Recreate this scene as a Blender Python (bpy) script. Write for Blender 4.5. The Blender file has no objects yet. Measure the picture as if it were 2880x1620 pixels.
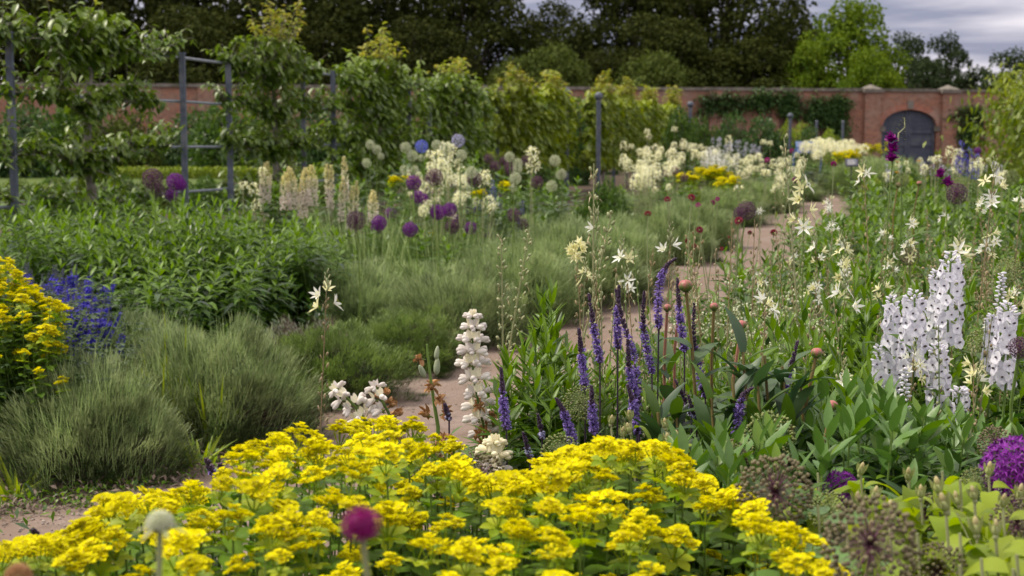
import bpy, math, numpy as np
from mathutils import Matrix, Vector, Euler
PI = math.pi
rng = np.random.RandomState(11)
U = lambda a, b, n=None: rng.uniform(a, b, n)
scene = bpy.context.scene
col = scene.collection
# ------------------------------------------------------------------ camera
F = 1024 * 50 / 36.0
EYE = 1.55
PITCH = math.radians(6.15)
cam = bpy.data.cameras.new('camera'); camo = bpy.data.objects.new('camera', cam); col.objects.link(camo)
camo.location = (0, 0, EYE); camo.rotation_euler = (PI/2 - PITCH, 0, 0)
cam.lens = 50; cam.sensor_width = 36; cam.clip_start = 0.05; cam.clip_end = 3000
cam.dof.use_dof = True; cam.dof.focus_distance = 3.85; cam.dof.aperture_fstop = 6.3
scene.camera = camo
FW = np.array([0, math.cos(PITCH), -math.sin(PITCH)]); UP = np.array([0, math.sin(PITCH), math.cos(PITCH)]); RT = np.array([1., 0, 0])
K = 2.8125
def at(sx, sy, D):
    "the place D metres ahead that stands at photo position (sx, sy)"
    d = FW + RT*(sx/K-512)/F + UP*(288-sy/K)/F
    return np.array([0, 0, EYE]) + d*(D/d[1])
def ground_D(sy):
    d = FW + UP*(288-sy/K)/F
    return -EYE/d[2]*d[1]
def project(p):
    q = np.asarray(p, float) - np.array([0, 0, EYE]); z = q @ FW
    return (512+F*(q@RT)/z)*K, (288-F*(q@UP)/z)*K
# ------------------------------------------------------------------ materials
def nodes(name):
    m = bpy.data.materials.new(name); m.use_nodes = True; nt = m.node_tree
    for n in list(nt.nodes): nt.nodes.remove(n)
    return m, nt, nt.nodes.new('ShaderNodeOutputMaterial')
def hexless(c): return (c[0], c[1], c[2], 1)
def mixc(nt, fac, a, b):
    n = nt.nodes.new('ShaderNodeMix'); n.data_type = 'RGBA'
    if isinstance(fac, float): n.inputs[0].default_value = fac
    else: nt.links.new(fac, n.inputs[0])
    for i, v in ((6, a), (7, b)):
        if isinstance(v, tuple): n.inputs[i].default_value = hexless(v)
        else: nt.links.new(v, n.inputs[i])
    return n.outputs[2]
def leafmat(name, c1, c2, rough=.5, trans=.25, spec=.35, var2=.35, bump=0):
    "c1..c2 by the leaf's own random tint, plus a little from plant to plant"
    m, nt, out = nodes(name)
    at_ = nt.nodes.new('ShaderNodeAttribute'); at_.attribute_name = 'tint'
    c = mixc(nt, at_.outputs['Fac'], c1, c2)
    oi = nt.nodes.new('ShaderNodeObjectInfo')
    hs = nt.nodes.new('ShaderNodeHueSaturation')
    mr = nt.nodes.new('ShaderNodeMapRange'); nt.links.new(oi.outputs['Random'], mr.inputs[0])
    mr.inputs[3].default_value = 1-var2*.5; mr.inputs[4].default_value = 1+var2*.5
    nt.links.new(mr.outputs[0], hs.inputs['Value']); nt.links.new(c, hs.inputs['Color'])
    b = nt.nodes.new('ShaderNodeBsdfPrincipled'); nt.links.new(hs.outputs[0], b.inputs['Base Color'])
    b.inputs['Roughness'].default_value = rough; b.inputs['Specular IOR Level'].default_value = spec
    if bump:
        no = nt.nodes.new('ShaderNodeTexNoise'); no.inputs['Scale'].default_value = bump
        bu = nt.nodes.new('ShaderNodeBump'); bu.inputs['Strength'].default_value = .5; bu.inputs['Distance'].default_value = .002
        tc = nt.nodes.new('ShaderNodeTexCoord'); nt.links.new(tc.outputs['Object'], no.inputs['Vector'])
        nt.links.new(no.outputs[0], bu.inputs['Height']); nt.links.new(bu.outputs[0], b.inputs['Normal'])
    if trans > 0:
        t = nt.nodes.new('ShaderNodeBsdfTranslucent')
        h2 = nt.nodes.new('ShaderNodeHueSaturation'); h2.inputs['Value'].default_value = 1.5; h2.inputs['Saturation'].default_value = 1.1
        nt.links.new(hs.outputs[0], h2.inputs['Color']); nt.links.new(h2.outputs[0], t.inputs['Color'])
        ms = nt.nodes.new('ShaderNodeMixShader'); ms.inputs[0].default_value = trans
        nt.links.new(b.outputs[0], ms.inputs[1]); nt.links.new(t.outputs[0], ms.inputs[2]); nt.links.new(ms.outputs[0], out.inputs[0])
    else: nt.links.new(b.outputs[0], out.inputs[0])
    return m
def noisemat(name, c1, c2, scale=8, rough=.85, bump=.3, dist=.01, spec=.2, c3=None, scale3=.6, metal=0):
    m, nt, out = nodes(name)
    tc = nt.nodes.new('ShaderNodeTexCoord')
    no = nt.nodes.new('ShaderNodeTexNoise'); no.inputs['Scale'].default_value = scale; no.inputs['Detail'].default_value = 8
    nt.links.new(tc.outputs['Object'], no.inputs['Vector'])
    mr = nt.nodes.new('ShaderNodeMapRange'); mr.inputs[1].default_value = .3; mr.inputs[2].default_value = .7
    nt.links.new(no.outputs[0], mr.inputs[0]); c = mixc(nt, mr.outputs[0], c1, c2)
    if c3:
        n3 = nt.nodes.new('ShaderNodeTexNoise'); n3.inputs['Scale'].default_value = scale3; n3.inputs['Detail'].default_value = 5
        nt.links.new(tc.outputs['Object'], n3.inputs['Vector'])
        m3 = nt.nodes.new('ShaderNodeMapRange'); m3.inputs[1].default_value = .5; m3.inputs[2].default_value = .68
        nt.links.new(n3.outputs[0], m3.inputs[0]); c = mixc(nt, m3.outputs[0], c, c3)
    b = nt.nodes.new('ShaderNodeBsdfPrincipled'); nt.links.new(c, b.inputs['Base Color'])
    b.inputs['Roughness'].default_value = rough; b.inputs['Specular IOR Level'].default_value = spec; b.inputs['Metallic'].default_value = metal
    bu = nt.nodes.new('ShaderNodeBump'); bu.inputs['Strength'].default_value = bump; bu.inputs['Distance'].default_value = dist
    nt.links.new(no.outputs[0], bu.inputs['Height']); nt.links.new(bu.outputs[0], b.inputs['Normal'])
    nt.links.new(b.outputs[0], out.inputs[0])
    return m
M = {}
def L_(k, *a, **w): M[k] = leafmat(k, *a, **w)
L_('euph_yellow', (.50,.46,.003), (.80,.73,.006), rough=.8, spec=.06, trans=.3, var2=.3)
L_('euph_core', (.46,.40,.01), (.60,.55,.03), rough=.6, trans=.15)
L_('euph_leaf', (.04,.105,.01), (.16,.28,.015), rough=.5, trans=.35)
L_('euph_bract', (.20,.32,.012), (.42,.48,.015), rough=.5, trans=.35)
L_('stem_green', (.10,.17,.035), (.17,.25,.05), trans=0)
L_('stem_pale', (.24,.28,.13), (.34,.34,.18), trans=0)
L_('stem_dark', (.06,.055,.05), (.12,.10,.08), trans=0)
L_('stem_tan', (.26,.20,.10), (.42,.33,.19), trans=.1)
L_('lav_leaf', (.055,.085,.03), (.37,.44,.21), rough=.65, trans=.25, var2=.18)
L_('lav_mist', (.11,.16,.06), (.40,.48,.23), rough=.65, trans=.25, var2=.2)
L_('lav_stem', (.20,.30,.10), (.50,.60,.27), rough=.65, trans=.2, var2=.2)
L_('lav_bud', (.22,.27,.13), (.28,.27,.24), rough=.7, trans=.1)
L_('lav_wood', (.05,.035,.025), (.10,.075,.05), rough=.85, trans=0)
L_('santo_leaf', (.04,.075,.015), (.24,.33,.09), rough=.6, trans=.25)
L_('brown_twig', (.11,.085,.06), (.20,.15,.12), rough=.8, trans=0)
L_('bright_leaf', (.03,.085,.008), (.155,.265,.016), rough=.42, trans=.3, spec=.45, var2=.3)
L_('mid_leaf', (.028,.072,.010), (.105,.185,.02), rough=.42, trans=.25, spec=.45)
L_('dark_leaf', (.022,.055,.018), (.065,.115,.03), rough=.38, trans=.2, spec=.5)
L_('glaucous', (.03,.09,.018), (.11,.21,.04), rough=.42, trans=.18, spec=.5, bump=60)
L_('peony_leaf', (.03,.07,.025), (.08,.145,.035), rough=.48, trans=.2, spec=.55)
L_('lime_leaf', (.13,.22,.015), (.33,.40,.03), rough=.5, trans=.4)
L_('pear_leaf', (.05,.105,.014), (.19,.27,.03), rough=.38, trans=.28, spec=.5, var2=.2)
L_('pear_tip', (.20,.28,.03), (.36,.31,.06), rough=.45, trans=.35)
L_('vine_leaf', (.09,.16,.015), (.31,.36,.035), rough=.45, trans=.3)
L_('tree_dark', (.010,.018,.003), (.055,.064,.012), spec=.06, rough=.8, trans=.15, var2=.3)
L_('tree_mid', (.035,.06,.010), (.12,.15,.03), spec=.1, rough=.7, trans=.2)
L_('tree_maple', (.04,.09,.006), (.17,.24,.015), spec=.12, rough=.7, trans=.25, var2=.1)
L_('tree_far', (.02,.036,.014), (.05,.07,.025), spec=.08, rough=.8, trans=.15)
L_('shrub_dark', (.03,.075,.018), (.08,.15,.03), rough=.5, trans=.2)
L_('hedge_lime', (.14,.22,.02), (.30,.38,.04), rough=.55, trans=.25)
L_('allium_purple', (.09,.006,.14), (.25,.018,.34), rough=.6, trans=.2, var2=.3)
L_('allium_faded', (.055,.018,.05), (.15,.065,.115), rough=.7, trans=.1)
L_('allium_white', (.52,.56,.36), (.78,.80,.62), rough=.6, trans=.25, var2=.1)
L_('allium_brown', (.10,.085,.045), (.21,.18,.095), rough=.6, trans=.05)
L_('allium_seed', (.14,.18,.05), (.26,.29,.10), rough=.55, trans=.05)
L_('allium_stalk', (.075,.025,.05), (.17,.075,.10), rough=.6, trans=0)
L_('allium_stalk_green', (.20,.26,.09), (.32,.36,.15), rough=.6, trans=0)
L_('cream_petal', (.72,.70,.38), (.88,.87,.58), rough=.55, trans=.3, var2=.1)
L_('white_petal', (.80,.81,.72), (.90,.91,.84), rough=.5, trans=.3, var2=.08)
L_('stamen', (.60,.50,.05), (.75,.65,.10), trans=0)
L_('lupin_white', (.66,.61,.57), (.84,.80,.75), rough=.5, trans=.25, var2=.06)
L_('lupin_cream', (.80,.75,.52), (.87,.83,.66), rough=.5, trans=.25, var2=.08)
L_('lupin_brown', (.28,.14,.055), (.46,.26,.12), rough=.7, trans=.15)
L_('lupin_pod', (.30,.34,.22), (.42,.45,.32), rough=.8, trans=0)
L_('lupin_pink', (.74,.64,.58), (.90,.85,.78), rough=.6, trans=.2)
L_('lupin_yellow', (.68,.62,.28), (.84,.78,.42), rough=.6, trans=.2)
L_('delph_white', (.68,.67,.74), (.86,.85,.89), rough=.5, trans=.3, var2=.06)
L_('delph_eye', (.03,.022,.02), (.09,.06,.05), rough=.6, trans=0)
L_('delph_blue', (.10,.12,.55), (.22,.26,.75), rough=.5, trans=.3)
L_('delph_violet', (.10,.04,.30), (.18,.10,.5), rough=.5, trans=.3)
L_('ver_purple', (.14,.085,.32), (.38,.27,.66), rough=.55, trans=.2, var2=.15)
L_('ver_dark', (.04,.022,.05), (.10,.06,.105), rough=.65, trans=.05)
L_('ver_blue', (.04,.03,.38), (.13,.10,.70), rough=.55, trans=.2, var2=.15)
L_('ver_grey', (.07,.085,.10), (.13,.14,.17), rough=.6, trans=.05)
L_('lilac', (.42,.40,.66), (.60,.58,.80), rough=.6, trans=.25)
L_('peony_pink', (.26,.075,.09), (.45,.22,.19), rough=.45, trans=.1, var2=.15)
L_('peony_bud', (.10,.15,.03), (.40,.12,.12), rough=.42, trans=.05, var2=.25)
L_('peony_green', (.13,.17,.05), (.27,.22,.10), rough=.45, trans=.1)
L_('peony_stem', (.13,.11,.035), (.22,.16,.06), rough=.5, trans=0)
L_('red_stem', (.34,.14,.10), (.46,.24,.17), rough=.5, trans=0)
L_('knautia', (.15,.004,.025), (.27,.010,.05), rough=.6, trans=.15)
L_('magenta', (.20,.006,.10), (.34,.012,.19), rough=.6, trans=.2)
L_('glad', (.13,.004,.12), (.25,.01,.22), rough=.5, trans=.2)
L_('rose_bud', (.28,.32,.11), (.40,.42,.18), rough=.5, trans=.1)
L_('rose_tip', (.40,.28,.15), (.48,.42,.20), rough=.5, trans=.1)
L_('orange', (.7,.30,.04), (.75,.5,.05), rough=.5)
L_('pale_blossom', (.55,.45,.42), (.7,.66,.6), rough=.6)
M['bark'] = noisemat('bark', (.12,.10,.08), (.30,.28,.24), 14, .9, .6, .02)
M['bark_dark'] = noisemat('bark_dark', (.05,.04,.03), (.11,.09,.07), 6, .9, .6, .03)
M['iron'] = noisemat('iron', (.055,.068,.095), (.10,.12,.16), 12, .5, .15, .002, .5, c3=(.14,.15,.17), scale3=5)
M['iron_rail_lit'] = noisemat('iron_rail_lit', (.16,.18,.22), (.26,.28,.32), 12, .45, .15, .002, .5)  # paler copy of iron; light on the rail tops put into the colour
M['soil'] = noisemat('soil', (.045,.032,.024), (.12,.088,.065), 14, .95, .8, .03)
M['grass_sheet'] = noisemat('grass_sheet', (.05,.09,.015), (.11,.15,.03), 3, .9, .6, .03, c3=(.08,.11,.03))
M['stone'] = noisemat('stone', (.14,.125,.11), (.27,.24,.205), 4, .9, .5, .02, c3=(.10,.10,.07), scale3=1.2)
M['gate_paint'] = noisemat('gate_paint', (.045,.055,.085), (.075,.088,.125), 5, .55, .2, .004, .4, c3=(.10,.11,.13), scale3=2)
M['sign_blue'] = noisemat('sign_blue', (.07,.14,.32), (.10,.19,.40), 8, .4, .05, .001, .5)
M['sign_face'] = noisemat('sign_face', (.17,.19,.27), (.21,.23,.31), 3, .35, .02, .001, .5)
M['sign_ink'] = noisemat('sign_ink', (.62,.62,.62), (.70,.70,.70), 3, .5, .02, .001)
M['sign_dark'] = noisemat('sign_dark', (.03,.032,.04), (.05,.05,.06), 8, .4, .05, .001, .5)
M['sign_grey'] = noisemat('sign_grey', (.12,.13,.17), (.17,.18,.22), 8, .4, .05, .001, .5)
# path: trodden pinkish grit
def pathmat():
    m, nt, out = nodes('path_grit')
    tc = nt.nodes.new('ShaderNodeTexCoord')
    def noise(s, d=8):
        n = nt.nodes.new('ShaderNodeTexNoise'); n.inputs['Scale'].default_value = s; n.inputs['Detail'].default_value = d
        nt.links.new(tc.outputs['Object'], n.inputs['Vector']); return n.outputs[0]
    def rr(x, a, b):
        r = nt.nodes.new('ShaderNodeMapRange'); r.inputs[1].default_value = a; r.inputs[2].default_value = b; nt.links.new(x, r.inputs[0]); return r.outputs[0]
    fine = noise(90); big = noise(1.3); mid = noise(9)
    c = mixc(nt, rr(fine, .3, .7), (.15,.11,.092), (.30,.235,.20))
    c = mixc(nt, rr(big, .40, .58), c, (.20,.145,.115))
    c = mixc(nt, rr(mid, .55, .75), c, (.14,.105,.082))
    b = nt.nodes.new('ShaderNodeBsdfPrincipled'); nt.links.new(c, b.inputs['Base Color']); b.inputs['Roughness'].default_value = .95
    b.inputs['Specular IOR Level'].default_value = .15
    bu = nt.nodes.new('ShaderNodeBump'); bu.inputs['Strength'].default_value = .8; bu.inputs['Distance'].default_value = .012
    nt.links.new(mid, bu.inputs['Height'])
    b2 = nt.nodes.new('ShaderNodeBump'); b2.inputs['Strength'].default_value = .7; b2.inputs['Distance'].default_value = .004
    nt.links.new(fine, b2.inputs['Height']); nt.links.new(bu.outputs[0], b2.inputs['Normal']); nt.links.new(b2.outputs[0], b.inputs['Normal'])
    nt.links.new(b.outputs[0], out.inputs[0]); return m
M['path'] = pathmat()
def brickmat(name, c1, c2, mortar, stain):
    m, nt, out = nodes(name)
    tc = nt.nodes.new('ShaderNodeTexCoord')
    mp = nt.nodes.new('ShaderNodeMapping'); mp.inputs['Rotation'].default_value = (PI/2, 0, 0)
    nt.links.new(tc.outputs['Object'], mp.inputs[0])
    br = nt.nodes.new('ShaderNodeTexBrick'); br.inputs['Scale'].default_value = 1; br.inputs['Brick Width'].default_value = .235
    br.inputs['Row Height'].default_value = .078; br.inputs['Mortar Size'].default_value = .008; br.inputs['Color1'].default_value = hexless(c1)
    br.inputs['Color2'].default_value = hexless(c2); br.inputs['Mortar'].default_value = hexless(mortar); br.inputs['Bias'].default_value = 0
    nt.links.new(mp.outputs[0], br.inputs['Vector'])
    n1 = nt.nodes.new('ShaderNodeTexNoise'); n1.inputs['Scale'].default_value = .9; n1.inputs['Detail'].default_value = 9; n1.inputs['Roughness'].default_value = .7
    nt.links.new(tc.outputs['Object'], n1.inputs['Vector'])
    r = nt.nodes.new('ShaderNodeMapRange'); r.inputs[1].default_value = .45; r.inputs[2].default_value = .62; r.inputs[4].default_value = .8
    nt.links.new(n1.outputs[0], r.inputs[0]); c = mixc(nt, r.outputs[0], br.outputs[0], stain)
    n2 = nt.nodes.new('ShaderNodeTexNoise'); n2.inputs['Scale'].default_value = 5; n2.inputs['Detail'].default_value = 6
    nt.links.new(tc.outputs['Object'], n2.inputs['Vector'])
    r2 = nt.nodes.new('ShaderNodeMapRange'); r2.inputs[1].default_value = .5; r2.inputs[2].default_value = .8; r2.inputs[4].default_value = .6
    nt.links.new(n2.outputs[0], r2.inputs[0]); c = mixc(nt, r2.outputs[0], c, (.10,.045,.035))
    b = nt.nodes.new('ShaderNodeBsdfPrincipled'); nt.links.new(c, b.inputs['Base Color']); b.inputs['Roughness'].default_value = .9
    nt.links.new(b.outputs[0], out.inputs[0]); return m
M['brick'] = brickmat('brick', (.37,.150,.085), (.235,.085,.055), (.33,.26,.20), (.31,.23,.18))
M['brick_arch'] = brickmat('brick_arch', (.42,.14,.08), (.33,.10,.06), (.34,.26,.21), (.36,.26,.21))
# ------------------------------------------------------------------ mesh building
class MB:
    def __init__(s): s.V = []; s.F = []; s.n = 0
    def add(s, V, Fc, mat, tint=None):
        V = np.asarray(V, float).reshape(-1, 3); Fc = np.asarray(Fc, int)
        if len(Fc) == 0: return s
        if tint is None: tint = rng.rand(len(Fc))
        s.V.append(V); s.F.append((Fc + s.n, mat, np.broadcast_to(tint, (len(Fc),)).astype(float))); s.n += len(V); return s
    def merge(s, o, Mx=None):
        V = np.concatenate(o.V) if o.V else np.zeros((0, 3))
        if Mx is not None:
            A = np.array(Mx); V = V @ A[:3, :3].T + A[:3, 3]
        base = s.n; s.V.append(V); s.n += len(V)
        for f, m, t in o.F: s.F.append((f + base, m, t))
        return s
    def mesh(s, name, smooth=True):
        me = bpy.data.meshes.new(name)
        V = np.concatenate(s.V); mats = []
        loops = []; starts = []; mi = []; ti = []; pos = 0
        for f, m, t in s.F:
            if m not in mats: mats.append(m)
            k = f.shape[1]; loops.append(f.ravel()); starts.append(pos + np.arange(len(f))*k); pos += len(f)*k
            mi.append(np.full(len(f), mats.index(m))); ti.append(t)
        loops = np.concatenate(loops); starts = np.concatenate(starts); mi = np.concatenate(mi); ti = np.concatenate(ti)
        me.vertices.add(len(V)); me.vertices.foreach_set('co', V.astype(np.float32).ravel())
        me.loops.add(len(loops)); me.loops.foreach_set('vertex_index', loops.astype(np.int32))
        me.polygons.add(len(starts)); me.polygons.foreach_set('loop_start', starts.astype(np.int32))
        me.polygons.foreach_set('material_index', mi.astype(np.int32))
        me.polygons.foreach_set('use_smooth', np.full(len(starts), smooth))
        a = me.attributes.new('tint', 'FLOAT', 'FACE'); a.data.foreach_set('value', ti.astype(np.float32))
        for m in mats: me.materials.append(M[m])
        me.update(calc_edges=True); me.validate()
        return me
def nrm(a):
    a = np.asarray(a, float); return a/np.maximum(np.linalg.norm(a, axis=-1, keepdims=True), 1e-9)
PROF = {'lance': lambda t: np.sin(PI*np.clip(t, 0, 1)**.75)**.8*.97+.03,
        'oval': lambda t: np.sqrt(np.clip(1-(2*t-1)**2, 0, 1))*.95+.05,
        'blade': lambda t: np.clip(1-t**2.2, .04, 1),
        'petal': lambda t: np.clip(np.sin(PI*(.12+.84*t)), .06, 1),
        'obov': lambda t: np.clip(np.sin(PI*(t**1.6)*.97+.03), .05, 1),
        'diam': lambda t: 1-np.abs(2*t-1)*.97}
def leaves(mb, P, Dv, L, W, mat, rows=3, curl=.2, fold=.2, shape='lance', upv=None, tint=None, flat=False):
    P = np.asarray(P, float).reshape(-1, 3); N = len(P)
    if N == 0: return
    Dv = nrm(np.broadcast_to(Dv, (N, 3))); L = np.broadcast_to(L, (N,)).reshape(N, 1); W = np.broadcast_to(W, (N,)).reshape(N, 1)
    curl = np.broadcast_to(curl, (N,)).reshape(N, 1)
    if upv is None: upv = np.array([0, 0, 1.]) + U(-.35, .35, (N, 3))
    upv = np.broadcast_to(upv, (N, 3))
    side = nrm(np.cross(Dv, upv)); nor = np.cross(side, Dv)
    t = np.linspace(0, 1, rows+1); w = PROF[shape](t)
    k = 2 if flat else 3
    V = np.zeros((N, rows+1, k, 3))
    for i, tt in enumerate(t):
        c = P + Dv*L*tt - np.array([0, 0, 1.])*curl*L*tt*tt
        hw = side*W*.5*w[i]
        if flat: V[:, i, 0] = c-hw; V[:, i, 1] = c+hw
        else:
            V[:, i, 0] = c-hw+nor*W*fold*w[i]; V[:, i, 1] = c; V[:, i, 2] = c+hw+nor*W*fold*w[i]
    idx = np.arange(N)[:, None, None]*(rows+1)*k
    r = np.arange(rows)[None, :, None]*k
    c_ = np.arange(k-1)[None, None, :]
    a = idx+r+c_
    Fc = np.stack([a, a+1, a+1+k, a+k], -1).reshape(-1, 4)
    if tint is None: tint = rng.rand(N)
    tint = np.repeat(np.broadcast_to(tint, (N,)), rows*(k-1))
    mb.add(V, Fc, mat, np.clip(tint, 0, 1))
def _ball(nu, nv):
    V = [(0, 0, -1)]; Fq = []; Ft = []
    for j in range(1, nv):
        th = PI*j/nv - PI/2
        for i in range(nu): V.append((math.cos(th)*math.cos(2*PI*i/nu), math.cos(th)*math.sin(2*PI*i/nu), math.sin(th)))
    V.append((0, 0, 1))
    for j in range(nv-2):
        for i in range(nu):
            a = 1+j*nu+i; b = 1+j*nu+(i+1) % nu; Fq.append((a, b, b+nu, a+nu))
    for i in range(nu): Ft.append((0, 1+(i+1) % nu, 1+i)); Ft.append((len(V)-1, 1+(nv-2)*nu+i, 1+(nv-2)*nu+(i+1) % nu))
    Fq += [(a, b, c, c) for a, b, c in Ft]
    return np.array(V), np.array(Fq)
BALLS = {}
def blobs(mb, P, Dv, L, R, mat, nu=5, nv=4, tint=None, taper=0.):
    "ellipsoids: half length L along Dv, radius R; taper<0 narrows the tip"
    P = np.asarray(P, float).reshape(-1, 3); N = len(P)
    if N == 0: return
    key = (nu, nv)
    if key not in BALLS:
        V, Fq = _ball(nu, nv); BALLS[key] = V, [tuple(dict.fromkeys(f)) for f in Fq.tolist()]
    V, Fl = BALLS[key]
    quads = np.array([f for f in Fl if len(f) == 4]).reshape(-1, 4); tris = np.array([f for f in Fl if len(f) == 3])
    Dv = nrm(np.broadcast_to(Dv, (N, 3))); ref = np.where(np.abs(Dv[:, 2:3]) > .9, np.array([[1., 0, 0]]), np.array([[0, 0, 1.]]))
    X = nrm(np.cross(ref, Dv)); Y = np.cross(Dv, X)
    L = np.broadcast_to(L, (N,)).reshape(N, 1, 1); R = np.broadcast_to(R, (N,)).reshape(N, 1, 1)
    rad = 1+taper*(V[None, :, 2:3])
    W = P[:, None]+X[:, None]*V[None, :, 0:1]*R*rad+Y[:, None]*V[None, :, 1:2]*R*rad+Dv[:, None]*V[None, :, 2:3]*L
    if tint is None: tint = rng.rand(N)
    tint = np.broadcast_to(tint, (N,))
    off = (np.arange(N)*len(V))[:, None, None]
    base = mb.n
    mb.V.append(W.reshape(-1, 3)); mb.n += N*len(V)
    for Q in (quads, tris):
        if len(Q): mb.F.append(((off+Q[None]).reshape(-1, Q.shape[1])+base, mat, np.repeat(tint, len(Q)).astype(float)))
def tube(mb, pts, rad, mat, k=6, cap=True, tint=None):
    pts = np.asarray(pts, float); n = len(pts); rad = np.broadcast_to(rad, (n,))
    T = nrm(np.gradient(pts, axis=0)); ref = np.array([.31, .95, .05]); V = []
    for i in range(n):
        X = nrm(np.cross(T[i], ref)); Y = np.cross(T[i], X)
        a = np.arange(k)*2*PI/k
        V.append(pts[i]+np.cos(a)[:, None]*X*rad[i]+np.sin(a)[:, None]*Y*rad[i])
    V = np.concatenate(V); Fq = []
    for i in range(n-1):
        for j in range(k): Fq.append((i*k+j, i*k+(j+1) % k, (i+1)*k+(j+1) % k, (i+1)*k+j))
    mb.add(V, Fq, mat, rng.rand() if tint is None else tint)
    if cap: mb.add(V, [list(range(k))[::-1], list(range((n-1)*k, n*k))], mat, .5)
def box(mb, lo, hi, mat, Mx=None, bev=0):
    lo = np.array(lo, float); hi = np.array(hi, float)
    V = np.array([[(lo, hi)[i][0], (lo, hi)[j][1], (lo, hi)[k][2]] for i in (0, 1) for j in (0, 1) for k in (0, 1)])
    if Mx is not None: A = np.array(Mx); V = V @ A[:3, :3].T+A[:3, 3]
    mb.add(V, [(0,1,3,2), (4,6,7,5), (0,4,5,1), (2,3,7,6), (0,2,6,4), (1,5,7,3)], mat)
def sph(n, zmin=-1., zmax=1.):
    z = U(zmin, zmax, n); a = U(0, 2*PI, n); r = np.sqrt(np.clip(1-z*z, 0, 1))
    return np.stack([r*np.cos(a), r*np.sin(a), z], -1)
def fib(n, zmin=-1., zmax=1.):
    i = np.arange(n)+.5; z = zmin+(zmax-zmin)*i/n; a = i*2.39996; r = np.sqrt(np.clip(1-z*z, 0, 1))
    return np.stack([r*np.cos(a), r*np.sin(a), z], -1)
def curve3(a, b, c, n=9):
    t = np.linspace(0, 1, n)[:, None]; a, b, c = map(lambda v: np.asarray(v, float), (a, b, c)); return a*(1-t)**2+2*b*t*(1-t)+c*t*t
# ------------------------------------------------------------------ objects, labels
def ob(name, me, parent=None, loc=(0, 0, 0), rot=(0, 0, 0), sc=(1, 1, 1)):
    o = bpy.data.objects.new(name, me); col.objects.link(o); o.location = tuple(loc); o.rotation_euler = rot
    o.scale = sc if hasattr(sc, '__len__') else (sc, sc, sc)
    if parent is not None: o.parent = parent
    return o
PENDING = []
def thing(name, loc, cat, label, group=None, rot=(0, 0, 0), sc=(1, 1, 1), spot=None, auto=True, me=None):
    o = ob(name, me, None, loc, rot, sc); o['category'] = cat; o['label'] = label
    if group: o['group'] = group
    if auto: PENDING.append((o, label, spot if spot is not None else project(np.array(loc, float)+np.array([0, 0, .6]))))
    return o
LM = [  # landmarks seen in the photograph, for telling look-alikes apart
 (60,800,'by the left edge'), (250,1100,'by the front lavender bush'), (160,800,'by the blue spikes'), (430,520,'under the first trained tree'),
 (640,590,'among the leafy stems'), (640,750,'below the leafy mass'), (800,500,'beside the cream lupins'), (1000,560,'right of the cream lupins'), (560,250,'by the tallest trellis post'), (1130,430,'left of the blue globe'),
 (1240,420,'by the blue globe'), (1330,430,'right of the blue globe'), (1180,560,'above the purple globe drift'), (1260,600,'in the purple globe drift'), (1200,650,'below the purple globe drift'),
 (1400,480,'left of the white globe group'), (1450,540,'beside the white globe group'), (1560,470,'beneath the ball topped post'), (1480,620,'by the mist of lavender'),
 (1700,430,'right of the ball topped post'), (1800,460,'by the dark shrub'), (1950,420,'before the wall shrubs'), (2080,430,'left of the blue sign'), (2000,500,'above the lime mound'), (2170,480,'down left of the blue sign'),
 (2270,380,'behind the blue sign'), (2400,400,'behind the dark sign'), (2330,540,'below the blue sign'), (2440,500,'right of the dark sign'), (2560,440,'below the arched gate'), (2650,470,'right of the gate'), (2720,430,'by the blue delphiniums'), (2840,470,'at the right hand climber'),
 (1330,900,'beside the tall white lupin'), (1030,1080,'by the nodding lupins'), (930,880,'by the leftmost starry flower'), (1640,720,'where the path bends'), (1750,760,'by the twin starry flower'), (1480,980,'left of the purple spikes'), (1700,950,'among the purple spikes'),
 (1850,700,'where the path narrows'), (1930,860,'by the big peony bud'), (2080,920,'by the second peony bud'), (2150,860,'by the white starburst'), (2000,1050,'below the peony buds'), (2290,1000,'by the lone peony bud'), (2050,740,'right of the path'),
 (1700,620,'over the lavender curve'), (1900,570,'over the far lavender mounds'), (2060,620,'at the end of the path'), (2270,520,'at the large star cluster'), (2280,650,'below the large star cluster'), (2430,560,'above the mid bed'), (2480,680,'in the mid bed'), (2380,830,'by the triple star flower'),
 (2600,620,'beyond the white delphiniums'), (2680,720,'above the tallest delphinium'), (2560,850,'behind the delphinium pair'), (2800,600,'up the right edge'), (2820,760,'by the green allium globe'), (2840,900,'by the right hand delphinium'), (2600,1050,'under the delphiniums'), (2760,1080,'below the tallest delphinium'),
 (2300,1200,'in the broad leaved clump'), (2560,1250,'right of the broad leaved clump'), (2160,1230,'by the green seed globe'), (2180,1420,'by the blurred seed globe'), (2450,1520,'by the dark seed globe'), (2850,1330,'by the purple globe edge'), (2700,1500,'in the lime leaves'), (2020,1350,'left of the blurred seed globe'),
 (1780,1230,'by the rose buds'), (1600,1330,'right of the tall lupin foot'), (1350,1350,'at the tall lupin foot'), (1050,1200,'before the nodding lupins'), (800,1250,'before the path'), (600,1350,'left front'), (300,1450,'front left corner'), (450,1480,'by the pale blurred head'), (1016,1480,'by the magenta blurred head'), (1400,1550,'front middle'), (1900,1520,'front right'),
]
ORD = ['leftmost', 'second from left', 'third from left', 'fourth from left', 'fifth from left', 'sixth from left', 'seventh from left', 'eighth from left', 'ninth from left', 'tenth from left', 'eleventh from left', 'twelfth from left']
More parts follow.
